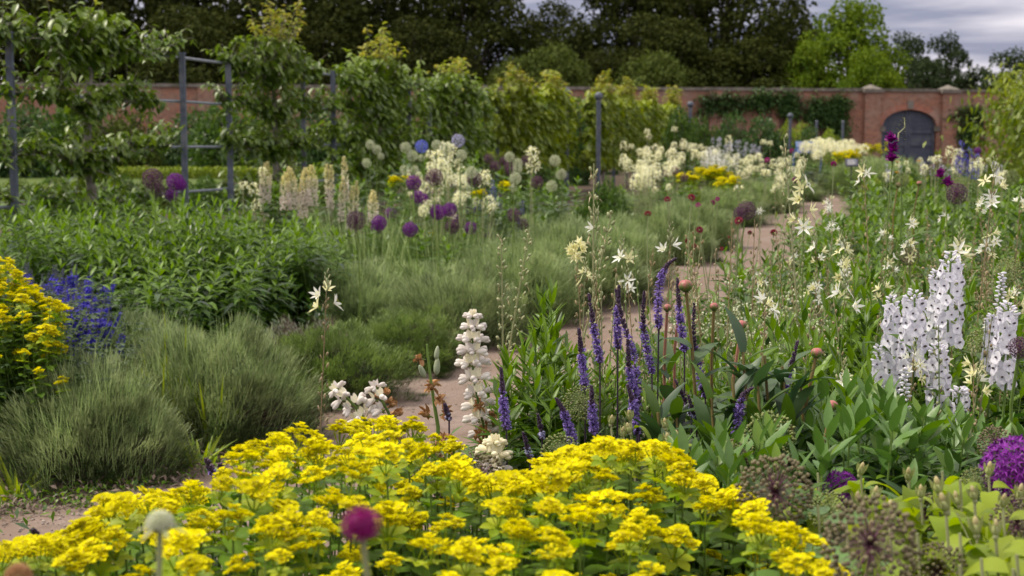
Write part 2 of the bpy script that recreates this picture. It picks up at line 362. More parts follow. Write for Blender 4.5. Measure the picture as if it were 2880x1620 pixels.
def finish_labels():
    buckets = {}
    for o, lab, (sx, sy) in PENDING:
        d = [(sx-a)**2+(1.6*(sy-b))**2 for a, b, _ in LM]; i = int(np.argmin(d))
        buckets.setdefault((lab, i), []).append((sx, sy, o))
    for (lab, i), L in buckets.items():
        L.sort(key=lambda q: q[0]); mk = LM[i][2]
        if len(L) == 1: L[0][2]['label'] = f'{lab} {mk}'; continue
        if len(L) <= 5:
            for j, q in enumerate(L):
                od = 'rightmost' if j == len(L)-1 else ORD[j]
                q[2]['label'] = f'{lab} {mk}, {od}'
            continue
        L2 = sorted(L, key=lambda q: q[1]); nrow = 2 if len(L) <= 14 else 3; names = ['back', 'front'] if nrow == 2 else ['back', 'middle', 'front']
        for r in range(nrow):
            S = sorted(L2[r*len(L2)//nrow:(r+1)*len(L2)//nrow], key=lambda q: q[0])
            for j, q in enumerate(S):
                od = 'rightmost' if j == len(S)-1 else ORD[min(j, 11)]
                q[2]['label'] = f'{lab} {mk}, {names[r]} row, {od}'
def structure(name, me, loc=(0, 0, 0), lab=None, kind='structure'):
    o = ob(name, me, None, loc); o['kind'] = kind
    if lab: o['label'] = lab; o['category'] = name.replace('_', ' ')
    return o

# ------------------------------------------------------------------ light
SUN_EL, SUN_AZ = math.radians(56), math.radians(282)   # azimuth clockwise from +Y
w = bpy.data.worlds.new('World'); scene.world = w; w.use_nodes = True; nt = w.node_tree
bg = nt.nodes['Background']; bg.inputs[1].default_value = .1
sky = nt.nodes.new('ShaderNodeTexSky'); sky.sky_type = 'NISHITA'; sky.sun_disc = False; sky.sun_elevation = SUN_EL; sky.sun_rotation = SUN_AZ
tc = nt.nodes.new('ShaderNodeTexCoord')
mp = nt.nodes.new('ShaderNodeMapping'); mp.inputs['Scale'].default_value = (2.0, 2.0, 17); mp.inputs['Location'].default_value = (.35, 0, .6)
nt.links.new(tc.outputs['Generated'], mp.inputs[0])
no = nt.nodes.new('ShaderNodeTexNoise'); no.inputs['Scale'].default_value = 1.7; no.inputs['Detail'].default_value = 9; no.inputs['Roughness'].default_value = .52
nt.links.new(mp.outputs[0], no.inputs[0])
mr = nt.nodes.new('ShaderNodeMapRange'); mr.inputs[1].default_value = .43; mr.inputs[2].default_value = .6; nt.links.new(no.outputs[0], mr.inputs[0])
cl = mixc(nt, mr.outputs[0], (2.9, 3.0, 4.1), (8.0, 7.5, 8.1))
se = nt.nodes.new('ShaderNodeSeparateXYZ'); nt.links.new(tc.outputs['Generated'], se.inputs[0])
m3 = nt.nodes.new('ShaderNodeMapRange'); m3.inputs[1].default_value = .12; m3.inputs[2].default_value = .75; m3.inputs[3].default_value = 1; m3.inputs[4].default_value = 2.45
nt.links.new(se.outputs[2], m3.inputs[0])
vm = nt.nodes.new('ShaderNodeVectorMath'); vm.operation = 'SCALE'; nt.links.new(cl, vm.inputs[0]); nt.links.new(m3.outputs[0], vm.inputs['Scale'])
m4 = nt.nodes.new('ShaderNodeMapRange'); m4.inputs[1].default_value = .15; m4.inputs[2].default_value = .6; nt.links.new(se.outputs[2], m4.inputs[0])
tn = mixc(nt, m4.outputs[0], (1., 1., 1.), (1.08, 1.03, .84))
wc = nt.nodes.new('ShaderNodeVectorMath'); wc.operation = 'MULTIPLY'; nt.links.new(tn, wc.inputs[1]); nt.links.new(vm.outputs[0], wc.inputs[0])
fin = mixc(nt, .93, sky.outputs[0], wc.outputs[0]); nt.links.new(fin, bg.inputs[0])
sun = bpy.data.lights.new('sun', 'SUN'); sun.energy = 3.0; sun.angle = math.radians(8); sun.color = (1, .92, .78)
so = bpy.data.objects.new('sun', sun); col.objects.link(so)
sd = Vector((math.sin(SUN_AZ)*math.cos(SUN_EL), math.cos(SUN_AZ)*math.cos(SUN_EL), math.sin(SUN_EL)))
so.rotation_euler = sd.to_track_quat('Z', 'Y').to_euler(); so.location = tuple(sd*50)
scene.view_settings.view_transform = 'Standard'; scene.view_settings.look = 'None'; scene.view_settings.exposure = .22
scene.cycles.max_bounces = 6; scene.cycles.transmission_bounces = 4; scene.cycles.diffuse_bounces = 4
scene.cycles.use_denoising = True
# ------------------------------------------------------------------ ground
b = MB(); xs = np.concatenate([[-900, -200], np.linspace(-60, 60, 41), [200, 900]]); ys = np.concatenate([[-60], np.linspace(-4, 90, 60), [300, 1500]])
V = [(x, y, 0) for y in ys for x in xs]; nx = len(xs)
b.add(V, [(j*nx+i, j*nx+i+1, (j+1)*nx+i+1, (j+1)*nx+i) for j in range(len(ys)-1) for i in range(nx-1)], 'soil')
structure('ground', b.mesh('ground'))
def sheet(pts, z, mat): 
    b = MB(); n = len(pts[0]); V = [(x, y, z) for r in pts for x, y in r]
    b.add(V, [(j*n+i, j*n+i+1, (j+1)*n+i+1, (j+1)*n+i) for j in range(len(pts)-1) for i in range(n-1)], mat); return b
LE = [(-420,1470),(-150,1462),(70,1432),(300,1398),(470,1352),(640,1282),(780,1220),(920,1130),(1060,1050),(1340,960),(1470,915),(1600,868),(1690,835),(1790,790),(1860,755),(1960,715),(2010,695),(2060,660),(2130,625),(2200,585),(2280,540)]
EDGE = np.array([at(x, y, ground_D(y))[:2] for x, y in LE])
tt = np.linspace(0, len(EDGE)-1, 120); EX = np.interp(tt, range(len(EDGE)), EDGE[:, 0]); EY = np.interp(tt, range(len(EDGE)), EDGE[:, 1])
ker = np.ones(7)/7; EXs = np.convolve(np.pad(EX, 3, mode='edge'), ker, 'valid'); EYs = np.convolve(np.pad(EY, 3, mode='edge'), ker, 'valid')
tan = nrm(np.stack([np.gradient(EXs), np.gradient(EYs)], 1)); perp = np.stack([tan[:, 1], -tan[:, 0]], 1)
wob = .05*np.sin(np.arange(120)*.9)+.04*np.sin(np.arange(120)*2.3)
PL = np.stack([EXs, EYs], 1)+perp*wob[:, None]; wid = np.interp(EYs, [4, 8, 13, 40], [2.0, 2.2, 2.3, 2.1])
rows_ = [PL+perp*(wid*f)[:, None] for f in (0, .33, .66, 1)]
b = sheet([r.tolist() for r in rows_], .004, 'path'); structure('path', b.mesh('path'))
def on_path(x, y, grow=0.):
    d = np.hypot(EXs-x, EYs-y); i = int(np.argmin(d)); s = (x-EXs[i])*perp[i, 0]+(y-EYs[i])*perp[i, 1]
    return 4.2 < y < 40 and -grow < s < wid[i]+grow
def path_side(x, y):
    d = np.hypot(EXs-x, EYs-y); i = int(np.argmin(d)); return (x-EXs[i])*perp[i, 0]+(y-EYs[i])*perp[i, 1]
b = MB(); b.add([(-40, 24, .005), (-9.5, 20, .005), (-3, 47, .005), (-4, 58, .005), (-50, 52, .005)], [(0, 1, 2, 3, 4)], 'grass_sheet'); structure('lawn', b.mesh('lawn'))
b = MB(); b.add([(-300, 90, .006), (300, 90, .006), (300, 400, .006), (-300, 400, .006)], [(0, 1, 2, 3)], 'grass_sheet'); structure('meadow', b.mesh('meadow'))
# little stones and crumbs on the path
b = MB(); P = []
for _ in range(1500):
    i = rng.randint(2, 75); s = abs(rng.normal(0, .35)) if rng.rand() < .75 else U(0, 2.0)
    P.append((*(PL[i]+perp[i]*s+U(-.12, .12, 2)), .006))
P = np.array(P); L_('pebble', (.20,.155,.13), (.44,.37,.32), rough=.9, trans=0)
blobs(b, P, sph(len(P)), U(.002, .009, len(P)), U(.002, .008, len(P)), 'pebble', 5, 3)
structure('gravel', b.mesh('gravel'), lab='loose small stones scattered along the sandy path edge', kind='stuff')
# ------------------------------------------------------------------ brick wall with arched gate
WA = math.atan(.2); Wo = Vector((0, 67, 0)); WR = Matrix.Rotation(WA, 4, 'Z')
def wallp(x, y=0, z=0): return Wo+WR @ Vector((x, y, z))
gx = 19.7/math.cos(WA); GH = 1.47; WT = 3.66
wall = ob('brick_wall', None, None, Wo, (0, 0, WA)); wall['category'] = 'wall'; wall['label'] = 'long old red brick garden wall with grey stone coping and an arched gateway'
zarc = lambda x: 1.95+.83*math.sqrt(max(0, 1-(x/GH)**2))**1.0 if abs(x) < GH else 0
b = MB(); T = .45
def wstrip(x0, x1, z0a, z0b, z1):
    b.add([(x0,0,z0a),(x1,0,z0b),(x1,0,z1),(x0,0,z1)], [(0,1,2,3)], 'brick'); b.add([(x0,T,z0a),(x1,T,z0b),(x1,T,z1),(x0,T,z1)], [(3,2,1,0)], 'brick')
wstrip(-36, gx-GH, 0, 0, WT); wstrip(gx+GH, 34, 0, 0, WT)
xa = np.linspace(-GH, GH, 25)
for i in range(24):
    za, zb = (max(zarc(v), 1.95) for v in (xa[i], xa[i+1])); wstrip(gx+xa[i], gx+xa[i+1], za, zb, WT)
    b.add([(gx+xa[i],0,za),(gx+xa[i+1],0,zb),(gx+xa[i+1],T,zb),(gx+xa[i],T,za)], [(0,1,2,3)], 'brick')
for s in (-GH, GH): b.add([(gx+s,0,0),(gx+s,T,0),(gx+s,T,1.95),(gx+s,0,1.95)], [(0,1,2,3)], 'brick')
for px in (-30, -22, -14, -6, 2.5, 10): box(b, (px-.35, -.14, 0), (px+.35, 0, WT-.02), 'brick')
ob('wall_body', b.mesh('wall_body', False), wall)
b = MB()
for i in range(60):
    x0 = -36+i*(70/60.); h = U(-.012, .012); 
    box(b, (x0+.008, -.09+U(-.01,.01), WT+.002), (x0+70/60.-.008, T+.09, WT+.15+h), 'stone')
ob('coping', b.mesh('coping', False), wall)
b = MB()
for i in range(24):
    x0, x1 = xa[i], xa[i+1]; z0, z1 = (max(zarc(v), 1.95) for v in (x0, x1)); n0 = nrm(np.array([x0*.75, z0-.6])); n1 = nrm(np.array([x1*.75, z1-.6]))
    q = [(gx+x0, -.03, z0), (gx+x1, -.03, z1), (gx+x1+n1[0]*.3, -.03, z1+n1[1]*.3), (gx+x0+n0[0]*.3, -.03, z0+n0[1]*.3)]
    b.add(q+[(a, .0, c) for a, _, c in q], [(0,1,2,3), (1,0,4,5), (3,2,6,7)], 'brick_arch')
ob('arch_bricks', b.mesh('arch_bricks', False), wall)
b = MB(); box(b, (gx-.16, -.07, 2.83), (gx+.16, -.0, 3.22), 'stone'); ob('keystone', b.mesh('keystone', False), wall)
for s in (-1, 1):
    b = MB(); box(b, (gx+s*GH-.16, -.05, 1.72), (gx+s*GH+.16, -.0, 1.95), 'stone'); ob('impost', b.mesh('impost', False), wall)
for s in (-1, 1):
    x = gx+s*2.07; p = ob('pillar', None, wall, (x, 0, 0))
    b = MB(); box(b, (-.4, -.2, 0), (.4, -.003, WT-.05), 'brick'); ob('pillar_shaft', b.mesh('pillar_shaft', False), p)
    b = MB(); box(b, (-.5, -.3, WT-.05), (.5, T+.14, WT+.12), 'stone')
    b.add([(-.47,-.27,WT+.12),(.47,-.27,WT+.12),(.47,T+.1,WT+.12),(-.47,T+.1,WT+.12),(0,.1,WT+.36)], [(0,1,4),(1,2,4),(2,3,4),(3,0,4)], 'stone')
    ob('pillar_cap', b.mesh('pillar_cap', False), p)
gate = ob('arched_gate', None, None, wallp(gx, .2, 0), (0, 0, WA)); gate['category'] = 'gate'; gate['label'] = 'dark blue grey wooden double gate filling the brick archway'
for s in (-1, 1):
    b = MB(); n = 9; pw = (GH-.015)/n
    for i in range(n):
        x0 = .006+i*pw; x1 = x0+pw-.008; z0, z1 = (max(zarc(v), 1.95)-.015 for v in (x0, min(x1, GH-.001)))
        for y in (0, .05): b.add([(s*x0,y,.06),(s*x1,y,.06),(s*x1,y,z1),(s*x0,y,z0)], [(0,1,2,3)], 'gate_paint')
        b.add([(s*x1,0,.06),(s*x1,.05,.06),(s*x1,.05,z1),(s*x1,0,z1)], [(0,1,2,3)], 'gate_paint')
    leaf = ob('gate_leaf', b.mesh('gate_leaf', False), gate)
    b = MB()
    box(b, (min(s*.01, s*.15), -.045, .06), (max(s*.01, s*.15), -.003, 2.72), 'gate_paint'); box(b, (min(s*1.30, s*1.44), -.045, .06), (max(s*1.3, s*1.44), -.003, 2.0), 'gate_paint')
    for z in (.1, 1.0, 1.62):
        box(b, (min(s*.155, s*1.295), -.06, z), (max(s*.155, s*1.295), -.003, z+.16), 'gate_paint')
    for z in (1.84, 2.02, 2.2): box(b, (min(s*.16, s*1.0), -.03, z), (max(s*.16, s*1.0), -.003, z+.05), 'gate_paint')
    ob('gate_rails', b.mesh('gate_rails', False), leaf)
# ------------------------------------------------------------------ trees
def make_tree(name, H, Wd, lo, npuff, nleaf, leafsize, mat, bark='bark_dark', pr=.17, open_=0.):
    tr = MB(); tube(tr, [(0,0,-.2),(.05,.02,H*.15),(-.05,.08,H*.35),(.03,0,H*.55),(0,.05,H*.85)], [H*.035, H*.026, H*.02, H*.013, H*.004], bark, 8)
    cr = MB(); d = fib(npuff, -.75, 1)+U(-.22, .22, (npuff, 3)); rad = np.cbrt(U(.15, 1, npuff))*.95
    C = d*rad[:, None]*np.array([Wd/2, Wd/2, (H-lo)/2])+np.array([0, 0, lo+(H-lo)/2])
    C[:, :2] *= np.interp((C[:, 2]-lo)/(H-lo), [0, .35, .75, 1], [.8, 1.05, .8, .45])[:, None]
    for c in C:
        z0 = lo*.8+(c[2]-lo)*.4; tube(tr, curve3((0, .05, z0), (c[0]*.4, c[1]*.4, z0+.45*(c[2]-z0)), c, 5), np.linspace(H*.009, H*.002, 5), bark, 5, cap=False)
        r = Wd*pr*U(.65, 1.3); n = int(nleaf/npuff*U(.7, 1.3)*(r/(Wd*pr))**1.5)
        q = sph(n, -.55, 1); q[:, 2] *= .72; rr = r*(.62+.45*rng.rand(n))
        P = c+q*rr[:, None]+rng.normal(0, r*.09, (n, 3))
        Dv = nrm(q*[1, 1, .2]+U(-.8, .8, (n, 3))+[0, 0, -.25]); L = U(.6, 1.4, n)*leafsize
        t0 = .35+.3*rng.rand(); leaves(cr, P, Dv, L, L*U(.5, .8, n), mat, rows=2, curl=.15, shape='diam', flat=True, upv=nrm(q+U(-.7, .7, (n, 3))), tint=t0+U(-.35, .35, n))
    return tr.mesh(name+'_trunk'), cr.mesh(name+'_crown')
def put_tree(D, sx, stop, sw, H0, W0, cat, lab, group=None, name='tree', auto=False, seed=0):
    p = at(sx, stop, D); H = p[2]; Wd = sw*D/4000.
    o = thing(name, (p[0], D, 0), cat, lab, group, rot=(0, 0, seed*2.1), spot=(sx, stop), auto=auto)
    sc = (Wd/W0, Wd/W0, H/H0)
    ob('trunk', put_tree.m[0], o, sc=sc); ob('crown', put_tree.m[1], o, sc=sc); return o
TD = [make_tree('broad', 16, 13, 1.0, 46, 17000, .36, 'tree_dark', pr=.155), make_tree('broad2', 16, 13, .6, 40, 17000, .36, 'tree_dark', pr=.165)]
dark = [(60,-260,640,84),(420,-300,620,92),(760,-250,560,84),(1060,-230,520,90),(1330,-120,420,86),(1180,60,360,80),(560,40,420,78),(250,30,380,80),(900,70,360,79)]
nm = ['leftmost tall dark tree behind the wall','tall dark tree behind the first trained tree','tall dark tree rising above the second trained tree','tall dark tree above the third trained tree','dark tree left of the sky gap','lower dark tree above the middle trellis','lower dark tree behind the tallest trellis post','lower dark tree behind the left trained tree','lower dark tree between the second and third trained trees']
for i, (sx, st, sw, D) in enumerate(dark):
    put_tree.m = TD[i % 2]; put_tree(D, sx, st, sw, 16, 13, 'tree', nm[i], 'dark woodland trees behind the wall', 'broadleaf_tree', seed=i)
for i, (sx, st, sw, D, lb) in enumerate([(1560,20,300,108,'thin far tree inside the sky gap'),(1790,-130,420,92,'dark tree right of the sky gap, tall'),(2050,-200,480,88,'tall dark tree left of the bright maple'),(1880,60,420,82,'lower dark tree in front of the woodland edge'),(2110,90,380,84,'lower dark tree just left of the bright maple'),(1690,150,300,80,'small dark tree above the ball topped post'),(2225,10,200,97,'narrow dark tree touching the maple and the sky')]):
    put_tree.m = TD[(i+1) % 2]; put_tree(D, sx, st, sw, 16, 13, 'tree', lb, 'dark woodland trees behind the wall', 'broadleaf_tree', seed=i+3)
put_tree.m = make_tree('mid', 7, 7, .2, 34, 11000, .25, 'tree_mid', pr=.17)
for sx, st, sw, D, lb in [(1560,112,250,77,'pale green bushy tree behind the wall below the sky gap'),(1850,135,250,78,'rounded pale green tree behind the wall right of the ball topped posts'),(1440,150,150,76,'small pale green tree left of the bushy one behind the wall')]:
    put_tree(D, sx, st, sw, 7, 7, 'tree', lb, None, 'small_tree', seed=sx)
put_tree.m = make_tree('maple', 9, 8, .3, 44, 15000, .27, 'tree_maple', pr=.15)
put_tree(84, 2395, 22, 300, 9, 8, 'tree', 'bright green maple like tree standing above the brick wall', None, 'maple_tree')
put_tree(82, 2275, 135, 210, 9, 8, 'tree', 'low bright yellow green tree at the left foot of the tall bright tree', None, 'maple_tree', seed=2)
put_tree(80, 2450, 150, 190, 9, 8, 'tree', 'low bright green tree at the right foot of the tall bright tree', None, 'maple_tree', seed=4)
put_tree.m = make_tree('far', 10, 8, 1.5, 26, 6500, .30, 'tree_far', pr=.13)
for i, (sx, st, sw, D, lb) in enumerate([(2560,92,190,125,'distant open crowned tree above the gate, left one'),(2668,96,170,128,'distant open crowned tree above the gate, right one'),(2730,190,200,110,'low round distant tree right of the gate pillar'),(2600,160,260,112,'low distant tree behind the gate arch'),(2850,140,190,105,'dark distant tree at the right edge above the climber'),(2800,205,180,104,'low dark distant tree beside the right hand climber')]):
    put_tree(D, sx, st, sw, 10, 8, 'tree', lb, None, 'distant_tree', seed=i)
# ------------------------------------------------------------------ shrubs, hedges
def make_bush(n, size, mat, seed=0, rows=2, npuff=14, shape='oval', extra=None):
    "unit bush: radius about 1, height 1"
    mb = MB(); d = fib(npuff, -.1, 1)+U(-.2, .2, (npuff, 3)); C = d*np.array([.62, .62, .62])*U(.6, 1.1, (npuff, 1)); C[:, 2] = np.clip(C[:, 2], .12, 9)
    for c in C:
        m = n//npuff; q = sph(m, -.6, 1); r = U(.22, .38)
        P = c+q*(r*(.65+.42*rng.rand(m)))[:, None]; P[:, 2] = np.clip(P[:, 2], .0, None)
        L = size*U(.6, 1.4, m); leaves(mb, P, nrm(q+U(-.8, .8, (m, 3))), L, L*U(.45, .65, m), mat, rows=rows, curl=.25, shape=shape, flat=True, upv=nrm(q+U(-.6, .6, (m, 3))))
        if extra:
            mm = int(m*extra[1]); q = sph(mm, .4, 1); P = c+q*r*1.05; leaves(mb, P, nrm(q+U(-.5, .5, (mm, 3))), size*U(.7, 1.2, mm), size*.5, extra[0], rows=2, shape=shape, flat=True)
    mb2 = MB()
    for i in range(9):
        a = U(0, 2*PI); tube(mb2, curve3((U(-.05,.05), U(-.05,.05), -.02), (.1*math.cos(a), .1*math.sin(a), .4), (.45*math.cos(a), .45*math.sin(a), .7), 6), np.linspace(.03, .008, 6), 'bark_dark', 5)
    return mb.mesh('foliage'), mb2.mesh('branches')
def put_bush(pm, sx, stop, sw, D, name, cat, lab, group=None, auto=False, depth=None, sy_base=None):
    p = at(sx, stop, D); r = sw*D/8000.
    o = thing(name, (p[0], D, 0), cat, lab, group, rot=(0, 0, U(0, 6)), spot=(sx, stop+30), auto=auto)
    sc = (r, depth or r, max(p[2], .15)/1.02); ob('foliage', pm[0], o, sc=sc); ob('branches', pm[1], o, sc=sc); return o
B_dark = make_bush(6500, .075, 'shrub_dark'); B_mid = make_bush(6500, .075, 'mid_leaf'); B_lime = make_bush(6500, .07, 'hedge_lime')
B_soft = make_bush(6000, .06, 'tree_mid')
for i, (sx, st, sw, D, pm, lb) in enumerate([
  (2170,300,240,52,B_dark,'large dark green shrub in front of the brick wall, middle'),(2060,290,160,58,B_dark,'dark green shrub beside the leaning ball post'),(2260,330,150,50,B_dark,'dark green shrub right of the large dark one'),
  (1985,300,150,46,B_mid,'mid green shrub under the red wall start'),(1925,270,160,48,B_mid,'tall mid green shrub behind the leaning ball post'),(1860,270,230,60,B_mid,'mid green shrub beyond the second trellis'),(1640,235,250,56,B_dark,'dark shrub between the two ball topped posts'),(1610,300,130,44,B_dark,'dark low shrub between the ball topped posts'),
  (2330,345,120,56,B_lime,'lime green hedge plant behind the dark post row, left'),(2270,325,150,57,B_lime,'lime green hedge plant behind the dark post row, middle'),(2210,318,110,58,B_lime,'lime green hedge plant behind the short ball post'),
  (1710,470,150,19,B_mid,'rounded green bush at the foot of the ball topped post'),(1650,520,110,17,B_mid,'small green bush before the ball topped post'),
  (1930,492,150,24,B_lime,'lime leaved mound before the cream flower drift, left'),(2030,500,150,25,B_lime,'lime leaved mound before the cream flower drift, right'),(2000,475,110,27,B_lime,'lime leaved mound topped with gold flowers'),
  (2380,395,130,48,B_soft,'grey green mound behind the dark sign'),(2440,415,120,44,B_soft,'grey green mound left of the gate'),(2300,440,140,46,B_mid,'green mound behind the blue sign')]):
    put_bush(pm, sx, st, sw, D, 'shrub', 'shrub', lb)
# hedge line beyond the lawn
hx = [(20,262,240,52),(170,245,240,54),(330,248,250,53),(500,285,240,55),(650,250,250,53),(790,255,230,56),(930,245,230,54),(1060,240,230,55),(1190,245,230,55),(1320,240,220,56),(1460,245,220,55)]
hn = ['leftmost','second from left','third from left','fourth from left','fifth from left','sixth from left','seventh from left','eighth from left','ninth from left','tenth from left','rightmost']
for i, (sx, st, sw, D) in enumerate(hx): put_bush((B_dark, B_mid, B_soft)[i % 3], sx, st, sw*1.25, D, 'fruit_bush', 'bush', f'bush in the row before the far brick wall, {hn[i]}', 'bushes along the far wall')
b = MB(); n = 9000; P = np.stack([U(-15, -4, n), 50.5+U(-.35, .35, n), U(0, .42, n)], 1); leaves(b, P, sph(n), .09, .06, 'vine_leaf', rows=2, flat=True, shape='oval')
b2 = thing('low_box_hedge', (0, 0, 0), 'hedge', 'low clipped yellow green hedge across the lawn seen under the trellis', auto=False, me=b.mesh('low_box_hedge'))
# climbers on the wall
def climber(x0, x1, z0, z1, n, mat, lab):
    b = MB(); cx = U(x0, x1, 14); cz = U(z0, z1, 14); k = rng.randint(0, 14, n)
    P = np.stack([cx[k]+rng.normal(0, .28, n), -.08-.22*rng.rand(n), np.clip(cz[k]+rng.normal(0, .22, n), .1, 3.9)], 1)
    leaves(b, P, nrm(U(-1, 1, (n, 3))+[0, -.3, -.5]), U(.10, .2, n), U(.08, .14, n), mat, rows=2, flat=True, shape='oval')
    o = thing('wall_climber', Wo, 'climber', lab, auto=False, rot=(0, 0, WA)); ob('foliage', b.mesh('foliage'), o)
    b = MB()
    for i in range(14): tube(b, curve3(((x0+x1)/2+U(-.3,.3), -.04, 0), (cx[i]*.5+(x0+x1)*.25, -.04, cz[i]*.7), (cx[i], -.06, cz[i]), 6), .02, 'bark_dark', 4)
    ob('stems', b.mesh('stems'), o)
wx = lambda sx: float(at(sx, 400, 69.5)[0])*1.02
climber(wx(2290), wx(2385), 2.3, 3.2, 2600, 'shrub_dark', 'dark climber on the brick wall just left of the gate pillar')
climber(wx(2110), wx(2260), 2.6, 3.4, 2200, 'shrub_dark', 'patchy climber high on the brick wall above the dark shrubs')
climber(wx(1960), wx(2080), 2.7, 3.3, 1200, 'shrub_dark', 'thin climber near the wall top left of the dark shrubs')
climber(wx(2715), wx(2790), 1.2, 3.0, 1600, 'shrub_dark', 'climber on the brick wall right of the gate')
climber(wx(2330), wx(2385), 1.6, 2.6, 900, 'shrub_dark', 'lower hanging strands on the wall left of the gate')
# ------------------------------------------------------------------ trellis
SL = .247; xt = lambda D: -3.99+SL*(D-17.4); ANG = math.atan(SL)
tre = ob('iron_trellis', None); tre['category'] = 'trellis'; tre['label'] = 'long grey iron trellis of square posts and round rails carrying the trained fruit trees'; tre.location = (xt(13.9), 13.9, 0)
def tpart(nm_, mbx): o = ob(nm_, mbx.mesh(nm_, False), tre); o.matrix_parent_inverse = Matrix.Translation((-xt(13.9), -13.9, 0)); return o
posts = [13.9, 17.4, 18.65, 21.1, 22.3, 26, 27.2, 29.6, 32.2, 36.0]
for D in posts:
    b = MB(); Mx = Matrix.Translation((xt(D), D, 0)) @ Matrix.Rotation(-ANG, 4, 'Z'); box(b, (-.034, -.02, -.2), (.034, .02, 2.52), 'iron', Mx)
    box(b, (-.04, -.026, 2.521), (.04, .026, 2.54), 'iron', Mx); tpart('post', b)
for z in (.85, 1.4, 1.95, 2.48):
    b = MB(); ds = np.linspace(9, 36, 30); tube(b, [(xt(d)-.06, d, z+.004*math.sin(d*3)) for d in ds], .019, 'iron_rail_lit', 6); tpart('rail', b)
    b = MB(); ds = np.linspace(40, 62, 20); tube(b, [(xt(d)+.55, d, z*.96) for d in ds], .019, 'iron_rail_lit', 6); tpart('rail', b)
for D in (44, 48, 53): b = MB(); box(b, (xt(D)+.5, D-.03, -.2), (xt(D)+.6, D+.03, 2.42), 'iron'); tpart('post', b)
def ball_post(sx, stop, D, wpx, lab):
    p = at(sx, stop, D); r = wpx*D/8000.; o = thing('ball_topped_post', (p[0], D, 0), 'post', lab, auto=False); h = p[2]
    b = MB(); tube(b, [(0,0,-.2),(0,0,h-2.6*r)], r*.62, 'iron', 14); tube(b, [(0,0,h-2.62*r),(0,0,h-2.35*r),(0,0,h-2.1*r)], [r*.72, r*.72, r*.35], 'iron', 14); ob('shaft', b.mesh('shaft'), o)
    b = MB(); blobs(b, [(0,0,h-1.1*r)], (0,0,1), r*1.15, r*1.15, 'iron', 14, 10, tint=.5); ob('ball_finial', b.mesh('ball_finial'), o)
ball_post(1684, 259, 36, 21, 'tall grey ball topped post standing clear at the trellis opening'); ball_post(1594, 247, 39, 21, 'grey ball topped post half hidden by the trained tree')
ball_post(1942, 285, 52, 16, 'distant ball topped post in front of the dark shrubs'); ball_post(2223, 318, 50, 14, 'short dark ball topped post at the lime hedge')
for sx, lb in ((2297, 'thin dark post in the lime hedge'), (2371, 'thin dark post at the right end of the lime hedge')):
    p = at(sx, 342, 51); o = thing('hedge_post', (p[0], 51, 0), 'post', lb, auto=False); b = MB(); tube(b, [(0,0,-.2),(0,0,p[2])], .045, 'iron', 8); tube(b, [(0,0,p[2]),(0,0,p[2]+.04)], [.06, .03], 'iron', 8); ob('shaft', b.mesh('shaft'), o)
